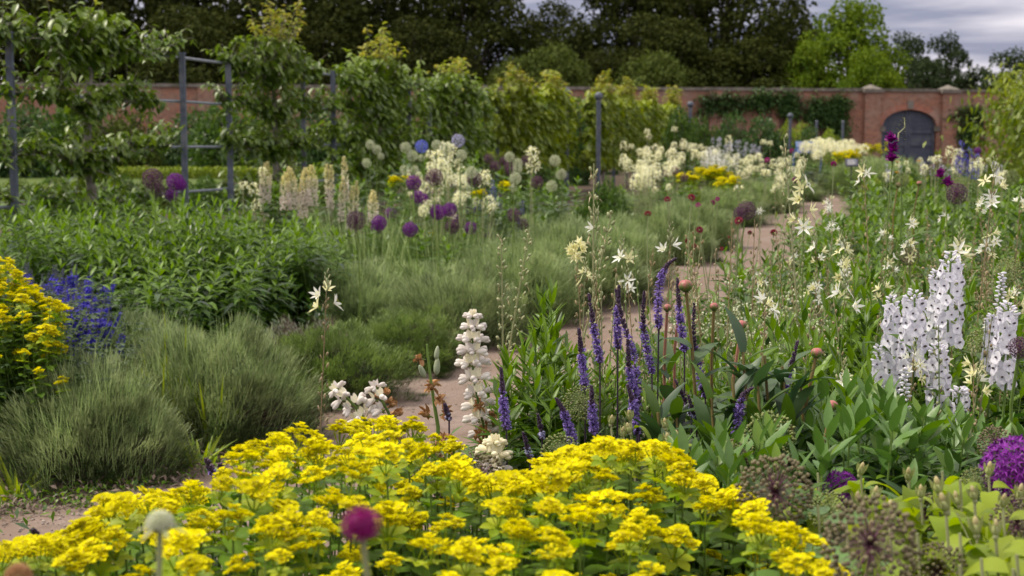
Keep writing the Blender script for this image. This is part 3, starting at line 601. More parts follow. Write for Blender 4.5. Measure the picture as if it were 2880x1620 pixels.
# ------------------------------------------------------------------ trained fruit trees along the trellis
def trained_tree(Dc, half, tiers, top, n, name, lab, mat='pear_leaf', dens=1., leafL=.085, spread=.22, extra_top=.8):
    ax = np.array([SL, 1, 0])/math.hypot(SL, 1); sd_ = np.array([ax[1], -ax[0], 0]); base = np.array([xt(Dc), Dc, 0])
    o = thing(name, base, 'fruit tree', lab, auto=False)
    tr = MB(); zt = max(t[0] for t in tiers)
    trunk = [(U(-.03,.03), U(-.03,.03), z) for z in np.linspace(-.1, zt+.1, 9)]; tube(tr, trunk, np.linspace(.062, .028, 9), 'bark', 9)
    P = []; Dv = []; tipy = []; S = []
    def shoot(p0, up, ln, nl):
        p1 = p0+ax*rng.normal(0, .16)+sd_*rng.normal(0, .14)+np.array([0, 0, up]); c = curve3(p0, (p0+p1)/2+np.array([0, 0, .06]), p1, 6)
        tube(tr, c, np.linspace(.007, .002, 6), 'bark', 4, cap=False)
        for k in range(nl):
            t = U(.1, 1.05); i = min(5, int(t*5)); q = c[i]+(c[min(i+1, 5)]-c[i])*(t*5-i if i < 5 else 0); P.append(q+U(-.02, .02, 3))
            a = U(0, 2*PI); Dv.append((math.cos(a), math.sin(a), U(-.75, .45))); tipy.append(t*max(0, up)*2); 
    for z, hw, nn in tiers:
        for s in (-1, 1):
            arm = curve3(np.array([0, 0, z-.28]), np.array([0, 0, z])+ax*s*hw*.15, np.array([0, 0, z])+ax*s*hw, 12); arm[:, 2] += .02*np.sin(np.arange(12)*1.3); tube(tr, arm, np.linspace(.026, .008, 12), 'bark', 6)
            for k in range(int(nn*dens)):
                j = rng.randint(1, 12); shoot(arm[j]+ax*U(-.08, .08), rng.normal(.10, .15), U(.1, .3), 9)
    for k in range(int(60*dens)):
        x = rng.normal(0, .33)*half; x = np.clip(x, -half, half); h0 = zt-.05; up = (top-h0)*math.exp(-(x/(half*.5))**2)*U(.45, 1.0)
        if up > .08: shoot(np.array([0, 0, h0])+ax*x, up, .2, int(8+16*up))
    if extra_top:
        for k in range(int(n)):   # inner fill between the tiers
            z = U(tiers[0][0]-.1, zt); x = U(-1, 1)*half*.7; shoot(np.array([0, 0, z])+ax*x, U(-.15, .2), .2, 8)
    P = np.array(P); Dv = np.array(Dv); tipy = np.array(tipy)
    lv = MB(); L = leafL*U(.7, 1.35, len(P)); young = tipy > .95
    leaves(lv, P[~young], Dv[~young], L[~young], L[~young]*.52, mat, rows=3, curl=.45, fold=.16, shape='oval', tint=np.clip(U(0, .75, (~young).sum())+tipy[~young]*.5, 0, 1))
    leaves(lv, P[young], Dv[young]+[0, 0, .5], L[young]*.9, L[young]*.42, 'pear_tip', rows=3, curl=.4, fold=.2, shape='oval')
    q = P[rng.choice(len(P), 26)]; blobs(lv, q+U(-.04,.04,(26,3)), (0,0,1), .016, .016, 'pale_blossom', 5, 4)
    ob('trunk', tr.mesh('trunk'), o); ob('crown', lv.mesh('crown'), o); return o
trained_tree(15.3, 2.05, [(.85, 1.4, 34), (1.38, 1.75, 66), (1.95, 1.45, 56), (2.5, 1.85, 88)], 3.0, 0, 'trained_pear_tree', 'nearest trained pear tree with three leafy tiers and a pale lichened trunk', leafL=.10, extra_top=0)
trained_tree(20.1, 1.9, [(.85, 1.1, 44), (1.45, 1.55, 74), (1.98, 1.5, 74), (2.45, 1.5, 70)], 3.55, 44, 'trained_pear_tree', 'pointed trained pear tree behind the cream lupins, second from left', leafL=.10, dens=1.1)
trained_tree(24.4, 2.0, [(1.0, 2.2, 72), (1.5, 2.25, 80), (2.0, 2.2, 78), (2.4, 1.95, 74)], 3.4, 160, 'trained_pear_tree', 'dense trained pear tree with orange tipped shoots, third from left', leafL=.12, dens=1.15)
trained_tree(28.9, 2.3, [(1.0, 2.35, 68), (1.5, 2.35, 74), (2.0, 2.2, 70), (2.35, 1.9, 64)], 3.15, 160, 'trained_pear_tree', 'dense trained pear tree behind the white globes, fourth from left', leafL=.13)
trained_tree(33.8, 2.6, [(.9, 2.5, 66), (1.5, 2.5, 70), (1.95, 2.4, 68), (2.3, 2.05, 66)], 3.25, 170, 'trained_pear_tree', 'yellow green trained pear tree left of the ball topped posts, fifth from left', mat='vine_leaf', leafL=.15)
for i, (D, tp, lb) in enumerate([(37.6, 3.2, 'yellow green trained tree between the last pear tree and the ball posts'), (42, 3.4, 'yellow green trained tree right of the tall ball post, first of the row'), (46, 3.35, 'yellow green trained tree right of the tall ball post, second of the row'), (51, 3.35, 'yellow green trained tree right of the tall ball post, third of the row'), (57, 3.45, 'yellow green trained tree right of the tall ball post, last of the row')]):
    o = trained_tree(D, 2.7, [(.8, 2.7, 58), (1.4, 2.7, 62), (1.95, 2.6, 62), (2.35, 2.25, 70)], tp+.06, 155, 'trained_fruit_tree', lb, mat='vine_leaf', leafL=.18); o.location.x += .6 if i else .05
# right hand climber on its own frame
p = at(2862, 190, 24); o = thing('climber_hedge', (p[0]+.95, 24, 0), 'climber', 'tall yellow green climber hedge filling the upper right edge', auto=False)
b = MB(); n = 15000; P = np.stack([rng.normal(0, .5, n)*1.0, U(-3.5, 3.5, n), U(.2, 2.65, n)], 1); P[:, 0] *= np.interp(P[:, 2], [0, 1.2, 2.7], [.9, 1.0, .45]); P[:, 2] += .25*np.sin(P[:, 1]*2.1)+rng.normal(0, .1, n)
leaves(b, P, nrm(U(-1, 1, (n, 3))+[0, 0, -.4]), U(.08, .15, n), U(.04, .07, n), 'vine_leaf', rows=2, curl=.4, flat=True, shape='oval', tint=np.clip(rng.rand(n)*.7+.3*(P[:, 2] > 2.2), 0, 1)); ob('foliage', b.mesh('foliage'), o)
for y in (-3, -1, 1, 3): b = MB(); tube(b, [(0, y, -.1), (.03, y+.1, 1.2), (0, y, 2.5)], [.05, .035, .015], 'bark', 6); ob('stem', b.mesh('stem'), o)
# ------------------------------------------------------------------ signs and step
p = at(2272, 403, 42); o = thing('lectern_sign', (p[0], 42, 0), 'sign', 'blue framed lectern sign with pale angled panel at the path end', auto=False)
z = p[2]; Mx = Matrix.Translation((0, 0, z-.12)) @ Matrix.Rotation(math.radians(48), 4, 'X')
b = MB(); box(b, (-.34, -.22, 0), (.34, .22, .02), 'sign_blue', Mx); fr = ob('panel_frame', b.mesh('panel_frame', False), o)
b = MB(); box(b, (-.30, -.19, .023), (.30, .19, .028), 'sign_face', Mx); ob('panel', b.mesh('panel', False), fr)
b = MB()
for i in range(6): box(b, (-.02, .11-i*.045, .031), (.26-.05*(i % 3), .125-i*.045, .033), 'sign_ink', Mx)
tube(b, [(Mx @ Vector((-.18+.07*math.cos(a), .06+.06*math.sin(a), .033))) for a in np.linspace(0, 2*PI, 14)], .006, 'sign_ink', 4); ob('lettering', b.mesh('lettering', False), fr)
for s in (-1, 1):
    b = MB(); pts = [(s*.31, -.05, z-.1), (s*.40, 0, z-.3), (s*.41, .02, z-.6), (s*.36, .04, .3), (s*.24, .05, 0)]; tube(b, pts, .03, 'sign_blue', 8); ob('leg', b.mesh('leg'), o)
p = at(2396, 446, 30); o = thing('small_dark_sign', (p[0], 30, 0), 'sign', 'small dark framed plant sign on a stake below yellow flowers', auto=False); z = p[2]
Mx = Matrix.Translation((0, 0, z-.085)) @ Matrix.Rotation(math.radians(62), 4, 'X'); b = MB(); box(b, (-.145, -.095, 0), (.145, .095, .012), 'sign_dark', Mx); fr = ob('sign_board', b.mesh('sign_board', False), o)
b = MB(); box(b, (-.115, -.07, .014), (.115, .07, .018), 'sign_grey', Mx); ob('sign_plate', b.mesh('sign_plate', False), fr)
b = MB()
for i in range(4): box(b, (-.09, .04-i*.03, .020), (.08-.03*(i % 2), .052-i*.03, .022), 'sign_ink', Mx)
ob('lettering', b.mesh('lettering', False), fr); b = MB(); tube(b, [(0,.02,-.1),(0,.02,z-.1)], .012, 'sign_dark', 6); ob('stake', b.mesh('stake'), o)
p = at(2330, 522, 40); o = thing('brick_step', (p[0]-.1, 40.3, 0), 'step', 'low brick step with pinkish tread where the path ends', auto=False)
b = MB(); box(b, (-.9, 0, 0), (1.2, .5, .13), 'brick'); ob('riser', b.mesh('riser', False), o); b = MB(); box(b, (-.93, -.03, .132), (1.23, .5, .17), 'stone'); ob('tread', b.mesh('tread', False), o)
o = thing('hoop_railing', (p[0]-.5, 41.5, 0), 'railing', 'low thin iron hoop railing behind the brick step', auto=False)
b = MB()
for i in range(16): tube(b, [(i*.1, 0, 0), (i*.1, 0, .42)], .008, 'iron', 4)
ob('bars', b.mesh('bars'), o); b = MB(); tube(b, [(0,0,.43),(1.5,0,.43)], .012, 'iron', 5); ob('top_rail', b.mesh('top_rail'), o)

# ================================================================== plants: building blocks
def rotz(a): return (0, 0, a)
def stem_up(base, top):
    d = Vector(top)-Vector(base); return d.length, d.to_track_quat('Z', 'Y').to_euler()
def rooted(name, cat, lab, sx, sy, D, group=None, lean=.05, auto=True, foot=None, label_raw=False):
    "an Empty at the plant's foot, tilted so that its length reaches the photo position at D"
    top = at(sx, sy, D); base = np.array([top[0]+U(-lean, lean), D+U(-lean, lean), 0]) if foot is None else np.array([foot[0], foot[1], 0])
    h, e = stem_up(base, top); o = thing(name, base, cat, lab, group, rot=e, spot=(sx, sy), auto=auto); return o, h
STEMS = {}
def stem_mesh(mat, r0=.004, r1=.0025, leafmat_=None, n=0, L=.06, W=.008, seed=0):
    key = (mat, r0, r1, leafmat_, n, L, W, seed)
    if key not in STEMS:
        b = MB(); pts = np.stack([.02*np.sin(np.linspace(0, 3, 8)+seed), .015*np.cos(np.linspace(0, 4, 8)+seed), np.linspace(-.03, 1, 8)], 1); pts[-1] = (0, 0, 1); tube(b, pts, np.linspace(r0, r1, 8), mat, 5)
        if n:
            z = np.linspace(.1, .85, n); a = np.arange(n)*2.4; leaves(b, np.stack([0*z, 0*z, z], 1), np.stack([np.cos(a), np.sin(a), np.full(n, .7)], 1), L, W, leafmat_, rows=3, curl=.3, shape='lance')
        STEMS[key] = b.mesh('stem')
    return STEMS[key]
def pick(L): return L[rng.randint(len(L))]
# ---- globes
def globe(n, kind, zmin=-1.):
    b = MB(); q = nrm(fib(n, zmin, 1)+U(-.05, .05, (n, 3))); r = U(.86, 1.04, n)
    sm, hm = dict(p=('allium_stalk', 'allium_purple'), d=('allium_stalk', 'allium_faded'), w=('allium_stalk_green', 'allium_white'), s=('allium_stalk', 'allium_brown'), g=('allium_stalk_green', 'allium_seed'), b=('allium_stalk_green', 'delph_blue'), l=('allium_stalk_green', 'lilac'))[kind]
    leaves(b, q*.03, q, r, .028 if n > 90 else .03, sm, rows=1, curl=0, flat=True, shape='blade')
    tips = q*r[:, None]
    if kind in 'sg':
        blobs(b, tips, q, .06, .062, hm, 6, 5); blobs(b, tips+q*.06, q, .03, .015, hm, 4, 3)
        if kind == 's':
            for k in range(5):
                leaves(b, tips, nrm(q*-.1+nrm(U(-1, 1, (n, 3)))), .09, .03, 'allium_faded', rows=1, flat=True, curl=0)
    else:
        m = 6 if kind != 'd' else 5; Lp = {'p': .22, 'd': .2, 'w': .15, 'b': .3, 'l': .25}[kind]
        for k in range(m):
            ref = nrm(np.cross(q, [.2, .3, 1])); ref2 = np.cross(q, ref); a = k*2*PI/m
            leaves(b, tips, nrm(ref*math.cos(a)+ref2*math.sin(a)+q*.5), Lp*U(.8, 1.2, n), Lp*.42, hm, rows=1, curl=0, flat=True, upv=q, shape='blade')
        if kind != 'd': blobs(b, tips, q, .03, .03, 'allium_seed' if kind == 'w' else hm, 4, 3)
    blobs(b, [(0, 0, 0)], (0, 0, 1), .05, .05, sm, 6, 5, tint=.3); return b.mesh('flower_head')
GL = {k: [globe(n, k) for _ in range(2)] for k, n in dict(p=210, d=210, w=210, s=130, g=190, b=70, l=80).items()}
GLBIG = [globe(230, 's'), globe(210, 'g')]
def allium(sx, sy, dia, kind, real, lab, group=None, D=None, auto=True, heads=None, flat=1., stemmat='stem_green', lean=.06):
    D = D or real*4000/dia; r = dia*D/8000.*(1.18 if dia < 60 and kind != 'w' else 1.)
    o, h = rooted('allium', 'flower', lab, sx, sy, D, group, lean=lean, auto=auto)
    ob('stem', stem_mesh(stemmat, .0055, .0045, seed=rng.randint(3)), o, sc=(1, 1, h)); ob('flower_head', pick(heads or GL[kind]), o, (0, 0, h), rotz(U(0, 6)), (r, r, r*flat)); return o
# ---- starry flower (camas like)
def star(L, W, cup, mat, n=6, rows=3):
    b = MB(); a = np.arange(n)*2*PI/n+U(-.12, .12, n); D_ = np.stack([np.cos(a)*math.cos(cup), np.sin(a)*math.cos(cup), np.full(n, math.sin(cup))+U(-.15, .15, n)], 1)
    leaves(b, D_*.002, D_, L*U(.85, 1.1, n), W, mat, rows=rows, curl=.12, fold=.25, shape='petal', upv=(0, 0, 1))
    m = 6; a = np.arange(m)*2*PI/m+.5; T = np.stack([np.cos(a)*.5, np.sin(a)*.5, np.ones(m)], 1); leaves(b, np.zeros((m, 3)), T, L*.45, .0012, mat, rows=1, flat=True, curl=0); blobs(b, nrm(T)*L*.45, (1, 0, 0), .0022, .0012, 'stamen', 4, 3)
    blobs(b, [(0, 0, .003)], (0, 0, 1), .005, .003, 'stem_pale', 5, 4); return b
STAR = [star(.034, .0095, c, m).mesh('flower') for c in (.25, .6, .95) for m in ('white_petal', 'cream_petal')]
STARC = [star(.032, .009, c, 'cream_petal').mesh('flower') for c in (.3, .7, 1.0)]
def pod_stalk(n, mat='stem_tan', pod='stem_tan', z0=.35, z1=.98, green=0):
    b = MB(); tube(b, [(0,0,-.02),(.008,0,.3),(-.006,.008,.6),(0,0,1)], [.0035, .003, .0025, .0012], mat, 5)
    z = np.linspace(z0, z1, n)+U(-.01, .01, n); a = np.arange(n)*2.4+U(-.4, .4, n); L = np.interp(z, [z0, z1], [.028, .008]); q = np.stack([np.cos(a), np.sin(a), np.full(n, .9)], 1); P = np.stack([0*z, 0*z, z], 1)
    leaves(b, P, q, L, .0016, mat, rows=1, flat=True, curl=0); blobs(b, P+nrm(q)*L[:, None]*1.1, nrm(q*[.4, .4, 1]), U(.005, .009, n), U(.0025, .0042, n), pod, 5, 4)
    leaves(b, P+nrm(q)*L[:, None], nrm(U(-1, 1, (n, 3))+[0, 0, .2]), U(.008, .02, n), .0022, 'stem_tan', rows=2, flat=True, curl=.8); return b
PODS = [pod_stalk(34).mesh('stem'), pod_stalk(26, 'stem_pale', 'stem_tan').mesh('stem'), pod_stalk(30, 'stem_green', 'stem_pale').mesh('stem')]
def camas(sx, sy, D, nf, lab, group=None, auto=True, size=1., stars=None, spread=.045, lean=.08, bud=True, pods=True):
    o, h = rooted('camassia', 'flower', lab, sx, sy, D, group, lean=lean, auto=auto)
    ob('stem', pick(PODS) if pods else stem_mesh('stem_pale'), o, sc=(1, 1, h))
    for k in range(nf):
        a = k*2.4+U(-.5, .5); z = h-size*spread*.35*k-U(0, .015); q = Vector((math.cos(a), math.sin(a), U(.1, .9))); loc = Vector((0, 0, z))+q.normalized()*size*U(.016, .03)*(1 if k else .3)
        if a % (2*PI) and rng.rand() < .5: q.y -= .8
        ob('flower', pick(stars or STAR), o, loc, q.to_track_quat('Z', 'Y').to_euler(), size*U(.85, 1.1))
    if bud:
        b = ob('bud', BUDS, o, (0, 0, h+.012*size), rotz(U(0, 6)), size)
    return o
b = MB(); n = 9; z = np.linspace(0, .05, n); a = np.arange(n)*2.4; q = np.stack([np.cos(a)*.4, np.sin(a)*.4, np.ones(n)], 1); blobs(b, np.stack([.006*np.cos(a), .006*np.sin(a), z], 1), q, np.linspace(.012, .005, n), np.linspace(.0035, .0015, n), 'stem_pale', 5, 4); BUDS = b.mesh('bud')
# far cream plume: a spike crowded with stars, unit radius .05, length .3, hanging below its tip at 0
def plume(mats, n, L=.28, R=.045, pet=.02):
    b = MB(); z = -np.sort(rng.rand(n))*L; a = U(0, 2*PI, n); rr = R*np.clip(-z/L*3+.15, 0, 1)**.6*U(.5, 1.1, n); P = np.stack([rr*np.cos(a), rr*np.sin(a), z], 1)
    for k in range(5): leaves(b, P, nrm(np.stack([np.cos(a), np.sin(a), np.full(n, .3)], 1)+U(-1, 1, (n, 3))), pet*U(.7, 1.3, n), pet*.45, mats[k % len(mats)], rows=1, flat=True, shape='blade', curl=.1)
    tube(b, [(0,0,-L),(0,0,0)], .003, 'stem_pale', 4); return b.mesh('flower_spike')
PLC = [plume(['cream_petal', 'white_petal'], n, L, R, .024) for n, L, R in ((44, .10, .048), (32, .075, .042), (54, .135, .052))]
PLW = [plume(['white_petal', 'delph_white'], 40, .2, .05)]; PLL = [plume(['lilac', 'delph_white'], 40, .22, .045)]; PLB = [plume(['delph_blue', 'delph_violet'], 70, .42, .05, .03)]
def spikef(sx, sy, D, protos, name, lab, group, sc=1., auto=True, lean=.08, stem='stem_pale'):
    o, h = rooted(name, 'flower', lab, sx, sy, D, group, lean=lean, auto=auto); ob('stem', stem_mesh(stem, .004, .003, 'mid_leaf', 6, .12, .012), o, sc=(1, 1, h)); ob('flower_spike', pick(protos), o, (0, 0, h), rotz(U(0, 6)), sc); return o
# ---- leafy clumps (height 1, radius about .3)
def leafy_clump(ns, nl, L, W, mats, R=.28, up=.55, z0=.12, rows=3, curl=.45, stemmat='stem_green', fold=.18, shape='lance', top=.25, hs=(.75, 1.)):
    lf = MB(); st = MB()
    for s in range(ns):
        a = U(0, 2*PI); r = R*math.sqrt(rng.rand()); h = U(*hs); x, y = r*math.cos(a), r*math.sin(a); lean = U(-.06, .06, 2)+np.array([x, y])*.35
        c = curve3((x*.55, y*.55, -.02), (x*.8, y*.8, h*.5), (x+lean[0], y+lean[1], h), 9); tube(st, c, np.linspace(.0055, .002, 9), stemmat, 5)
        t = z0+(1-z0)*np.linspace(0, 1, nl)**.8; n = nl; idx = np.clip((t*8).astype(int), 0, 7); fr = t*8-idx; P = c[idx]+(c[idx+1]-c[idx])*fr[:, None]
        an = np.arange(n)*2.4+U(0, 6)+U(-.3, .3, n); el = np.interp(t, [0, .6, .92, 1], [.05, up*.8, up*1.5, 2.6])+U(-.2, .2, n); Dv = np.stack([np.cos(an), np.sin(an), el], 1)
        ll = L*np.interp(t, [0, .3, .8, 1], [.8, 1.1, .9, .45])*U(.8, 1.2, n); cu = np.interp(t, [0, .8, 1], [curl*1.5, curl, .1])
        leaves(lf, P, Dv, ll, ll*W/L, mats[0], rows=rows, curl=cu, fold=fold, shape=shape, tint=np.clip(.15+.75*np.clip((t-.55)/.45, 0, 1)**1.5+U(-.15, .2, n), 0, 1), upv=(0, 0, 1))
        if len(mats) > 1:
            m = int(nl*.35); k = rng.choice(n, m); leaves(lf, P[k], Dv[k][:, [1, 0, 2]]*[1, -1, .6], ll[k], ll[k]*W/L, mats[1], rows=rows, curl=cu[k], fold=fold, shape=shape)
    return st.mesh('stems'), lf.mesh('leaves')
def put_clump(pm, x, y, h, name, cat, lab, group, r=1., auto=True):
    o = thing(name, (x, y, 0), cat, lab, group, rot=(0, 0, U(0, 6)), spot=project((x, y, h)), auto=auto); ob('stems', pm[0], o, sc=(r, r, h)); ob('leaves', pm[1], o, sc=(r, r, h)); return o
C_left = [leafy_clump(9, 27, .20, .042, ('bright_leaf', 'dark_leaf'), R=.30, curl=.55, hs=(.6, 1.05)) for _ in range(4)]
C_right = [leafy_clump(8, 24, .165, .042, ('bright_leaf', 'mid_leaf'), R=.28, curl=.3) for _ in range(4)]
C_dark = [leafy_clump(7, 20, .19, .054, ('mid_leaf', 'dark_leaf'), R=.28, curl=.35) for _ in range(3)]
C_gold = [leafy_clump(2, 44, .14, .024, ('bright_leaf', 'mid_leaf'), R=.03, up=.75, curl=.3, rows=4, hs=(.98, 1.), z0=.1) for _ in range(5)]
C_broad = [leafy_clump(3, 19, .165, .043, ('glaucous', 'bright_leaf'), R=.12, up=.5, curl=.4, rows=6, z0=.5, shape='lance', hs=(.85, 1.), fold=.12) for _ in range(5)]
# ---- lavender mound, unit radius 1, height 1
def mound(nl, ns, lm, sm, bm, Ln=.075, stemL=.3, wood=70, Wn=.006):
    f = MB(); tuft = 420; q = sph(tuft, -.12, 1); ph = U(0, 6, 6); lump = lambda q: 1+.16*np.sin(3*q[:, 0]+ph[0])*np.cos(4*q[:, 1]+ph[1])+.11*np.sin(7*q[:, 0]+5*q[:, 1]+ph[2])+.06*np.sin(9*q[:, 1]-6*q[:, 2]+ph[3]); r = (np.sqrt(rng.rand(tuft))*.34+.68)*lump(q)
    C = q*r[:, None]; C[:, 2] = C[:, 2]*.8+.08; k = rng.randint(0, tuft, nl); P = C[k]+rng.normal(0, .045, (nl, 3)); P[:, 2] = np.clip(P[:, 2], .01, 9)
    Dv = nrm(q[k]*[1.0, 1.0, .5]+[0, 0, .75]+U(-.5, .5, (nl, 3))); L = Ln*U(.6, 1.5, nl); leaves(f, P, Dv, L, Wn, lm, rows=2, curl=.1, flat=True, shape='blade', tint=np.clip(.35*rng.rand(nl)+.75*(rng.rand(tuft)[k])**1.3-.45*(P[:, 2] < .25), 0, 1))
    s = MB(); q = sph(ns, .0, 1); P = q*[.8, .8, .7]*lump(q)[:, None]; Dv = nrm(q*[.5, .5, .3]+[.08, 0, .8]+U(-.38, .38, (ns, 3))); L = stemL*U(.4, 1.45, ns); leaves(s, P, Dv, L, Wn*.8, sm, rows=2, curl=.06, flat=True, shape='blade')
    if bm: blobs(s, P+Dv*L[:, None]-np.array([0, 0, 1.])*(.06*L)[:, None], Dv, .035, .008, bm, 4, 4)
    w_ = MB()
    for i in range(wood):
        a = U(0, 2*PI); e = U(.1, .6); tube(w_, curve3((U(-.2,.2), U(-.2,.2), 0), (.5*math.cos(a), .5*math.sin(a), .1+.2*e), (.85*math.cos(a), .85*math.sin(a), .1+.55*e), 5), np.linspace(.014, .004, 5), 'lav_wood', 4, cap=False)
    # inner leaves so the bush is not hollow, painted dark as shade between tufts
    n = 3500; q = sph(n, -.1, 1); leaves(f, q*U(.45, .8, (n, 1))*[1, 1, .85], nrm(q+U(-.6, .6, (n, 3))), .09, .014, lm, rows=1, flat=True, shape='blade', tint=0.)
    return f.mesh('foliage'), s.mesh('flower_stems'), w_.mesh('woody_stems')
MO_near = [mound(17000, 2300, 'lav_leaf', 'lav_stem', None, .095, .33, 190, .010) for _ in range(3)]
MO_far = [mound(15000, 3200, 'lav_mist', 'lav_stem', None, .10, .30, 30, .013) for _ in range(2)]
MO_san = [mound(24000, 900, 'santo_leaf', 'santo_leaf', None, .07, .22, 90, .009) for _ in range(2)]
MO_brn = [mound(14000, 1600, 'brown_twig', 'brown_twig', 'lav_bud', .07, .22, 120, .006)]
def put_mound(pm, sx, sbase, sw, stop, lab, name='lavender_bush', D=None, deep=1.0, hs=1.):
    D0 = D or ground_D(sbase); rx = sw*D0/8000.*.98; Dc = D0+rx*.75*deep; r = sw*Dc/8000.*1.13
    h = at(sx, stop, Dc)[2]*hs; x = at(sx, 900, Dc)[0]
    o = thing(name, (x, Dc, 0), 'shrub', lab, None, rot=(0, 0, U(0, 6)), spot=(sx, stop), auto=False); e = h/1.13
    ob('foliage', pm[0], o, sc=(r, r*deep, e)); ob('flower_stems', pm[1], o, sc=(r, r*deep, e)); ob('woody_stems', pm[2], o, sc=(r, r*deep, e)); return o
# ================================================================== the lavender edge along the path
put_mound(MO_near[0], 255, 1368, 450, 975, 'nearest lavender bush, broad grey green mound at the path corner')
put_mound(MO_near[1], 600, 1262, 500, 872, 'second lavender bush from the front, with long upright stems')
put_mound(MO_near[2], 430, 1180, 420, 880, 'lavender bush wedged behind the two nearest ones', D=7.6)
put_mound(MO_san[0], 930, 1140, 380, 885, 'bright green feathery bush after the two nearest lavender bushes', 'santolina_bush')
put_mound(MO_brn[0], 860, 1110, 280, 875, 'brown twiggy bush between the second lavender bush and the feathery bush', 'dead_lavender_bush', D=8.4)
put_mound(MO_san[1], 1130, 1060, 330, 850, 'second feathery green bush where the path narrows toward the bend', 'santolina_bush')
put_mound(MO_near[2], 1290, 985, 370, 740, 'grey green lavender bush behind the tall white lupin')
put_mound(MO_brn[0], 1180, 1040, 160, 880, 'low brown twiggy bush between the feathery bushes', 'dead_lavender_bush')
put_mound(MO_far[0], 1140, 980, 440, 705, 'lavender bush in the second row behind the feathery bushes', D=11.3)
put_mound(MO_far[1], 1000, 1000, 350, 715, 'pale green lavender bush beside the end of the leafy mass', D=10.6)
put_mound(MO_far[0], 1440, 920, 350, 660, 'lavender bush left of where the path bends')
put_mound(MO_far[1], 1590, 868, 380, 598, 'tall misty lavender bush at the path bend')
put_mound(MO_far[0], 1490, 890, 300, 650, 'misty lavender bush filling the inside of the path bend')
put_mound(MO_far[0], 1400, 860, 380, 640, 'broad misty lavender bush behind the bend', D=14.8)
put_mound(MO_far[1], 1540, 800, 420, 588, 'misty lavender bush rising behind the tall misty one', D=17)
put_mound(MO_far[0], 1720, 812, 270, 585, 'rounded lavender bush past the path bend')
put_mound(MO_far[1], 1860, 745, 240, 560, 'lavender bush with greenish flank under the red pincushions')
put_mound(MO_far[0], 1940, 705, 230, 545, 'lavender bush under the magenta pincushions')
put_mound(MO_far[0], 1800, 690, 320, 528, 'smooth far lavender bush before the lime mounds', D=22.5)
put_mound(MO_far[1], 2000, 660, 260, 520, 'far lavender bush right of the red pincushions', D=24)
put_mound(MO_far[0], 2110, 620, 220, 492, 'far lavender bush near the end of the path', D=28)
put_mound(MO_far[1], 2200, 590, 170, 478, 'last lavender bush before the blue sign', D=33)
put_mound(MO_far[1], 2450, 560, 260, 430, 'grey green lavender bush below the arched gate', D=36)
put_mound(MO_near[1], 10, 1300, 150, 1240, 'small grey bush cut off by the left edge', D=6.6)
# ================================================================== left mass of leafy stems
i = 0
for _ in range(400):
    if i >= 62: break
    D = U(8.6, 12.6); sx = U(-60, 960); x = at(sx, 700, D)[0]
    if path_side(x, D) > -1.15: continue
    lim = np.interp(D, [8.6, 9.6, 10.5], [430, 250, -100])
    if sx < lim or sx > np.interp(D, [8.6, 12.6], [930, 880]): continue
    top = np.interp(sx, [0, 300, 500, 700, 940], [560, 570, 560, 585, 640]); hmax = 1.55-(top-380)*12.2/4000.
    h = min(1.16, hmax)*(U(.88, 1.02)+.06*math.sin(2.3*x+1.7*D)) * np.interp(D, [8.6, 10.5], [.84, 1]); put_clump(pick(C_left), x, D, h, 'leafy_perennial', 'plant', 'bright green leafy stems', 'leafy perennial mass on the left'); i += 1
# ================================================================== blue spikes
def ver_spike(c, Lf, mats, n=150, rad=.010, tipL=.4, pet=.007, k=4, base_gap=.0):
    "flower spike along curve c (tip last): open flowers low down, dark buds toward the tip"
    b = MB(); m = len(c); z = np.sort(rng.rand(n)); idx = np.clip((z*(m-1)).astype(int), 0, m-2); fr = z*(m-1)-idx; P = c[idx]+(c[idx+1]-c[idx])*fr[:, None]; ax = nrm(c[-1]-c[0]); a = np.arange(n)*2.4+U(-.4, .4, n)
    q = nrm(np.stack([np.cos(a), np.sin(a), U(0, .5, n)], 1)); ra = rad*np.interp(z, [0, .1, .6, 1], [.7, 1, .8, .25]); op = z < (1-tipL)+U(-.08, .08, n)
    op &= ~((z < .12) & (rng.rand(n) < .4))
    A = P+q*ra[:, None]
    for j in range(k): leaves(b, A[op], nrm(q[op]*.6+U(-1, 1, (op.sum(), 3))), pet*U(.8, 1.3, op.sum()), pet*.75, mats[0], rows=2, flat=True, shape='oval', curl=.2)
    blobs(b, A[op]-q[op]*.003, q[op], .0045, .003, mats[0], 5, 4); cl = ~op
    leaves(b, P[cl], q[cl]+[0, 0, .7], ra[cl]*.9, .002, mats[1], rows=1, flat=True, curl=0); blobs(b, P[cl]+q[cl]*ra[cl][:, None]*.6, nrm(q[cl]+[0, 0, 1.0]), .0072*np.interp(z[cl], [0, 1], [1, .6]), .0036*np.interp(z[cl], [0, 1], [1.1, .55]), mats[1], 5, 4); return b
def blue_plant(): 
    st = MB(); fl = MB(); lf = MB()
    for s in range(11):
        a = U(0, 2*PI); r = .16*math.sqrt(rng.rand()); h = U(.8, 1.0); x, y = r*math.cos(a), r*math.sin(a); c = curve3((x*.4, y*.4, 0), (x*.8, y*.8, h*.5), (x*1.3, y*1.3, h), 12); tube(st, c[:8], .003, 'stem_green', 4)
        t = np.linspace(.1, .6, 22); P = np.stack([np.interp(t, np.linspace(0, 1, 12), c[:, k]) for k in range(3)], 1); an = np.arange(22)*2.4; leaves(lf, P, np.stack([np.cos(an), np.sin(an), np.full(22, .5)], 1), .06, .016, 'dark_leaf', rows=3, curl=.3)
        cc = np.stack([np.interp(np.linspace(.6, 1, 8), np.linspace(0, 1, 12), c[:, k]) for k in range(3)], 1); fl.merge(ver_spike(cc, 1, ('ver_blue', 'ver_grey'), 150, .016, .3, .013, 3))
    return st.mesh('stems'), lf.mesh('leaves'), fl.mesh('flower_spikes')
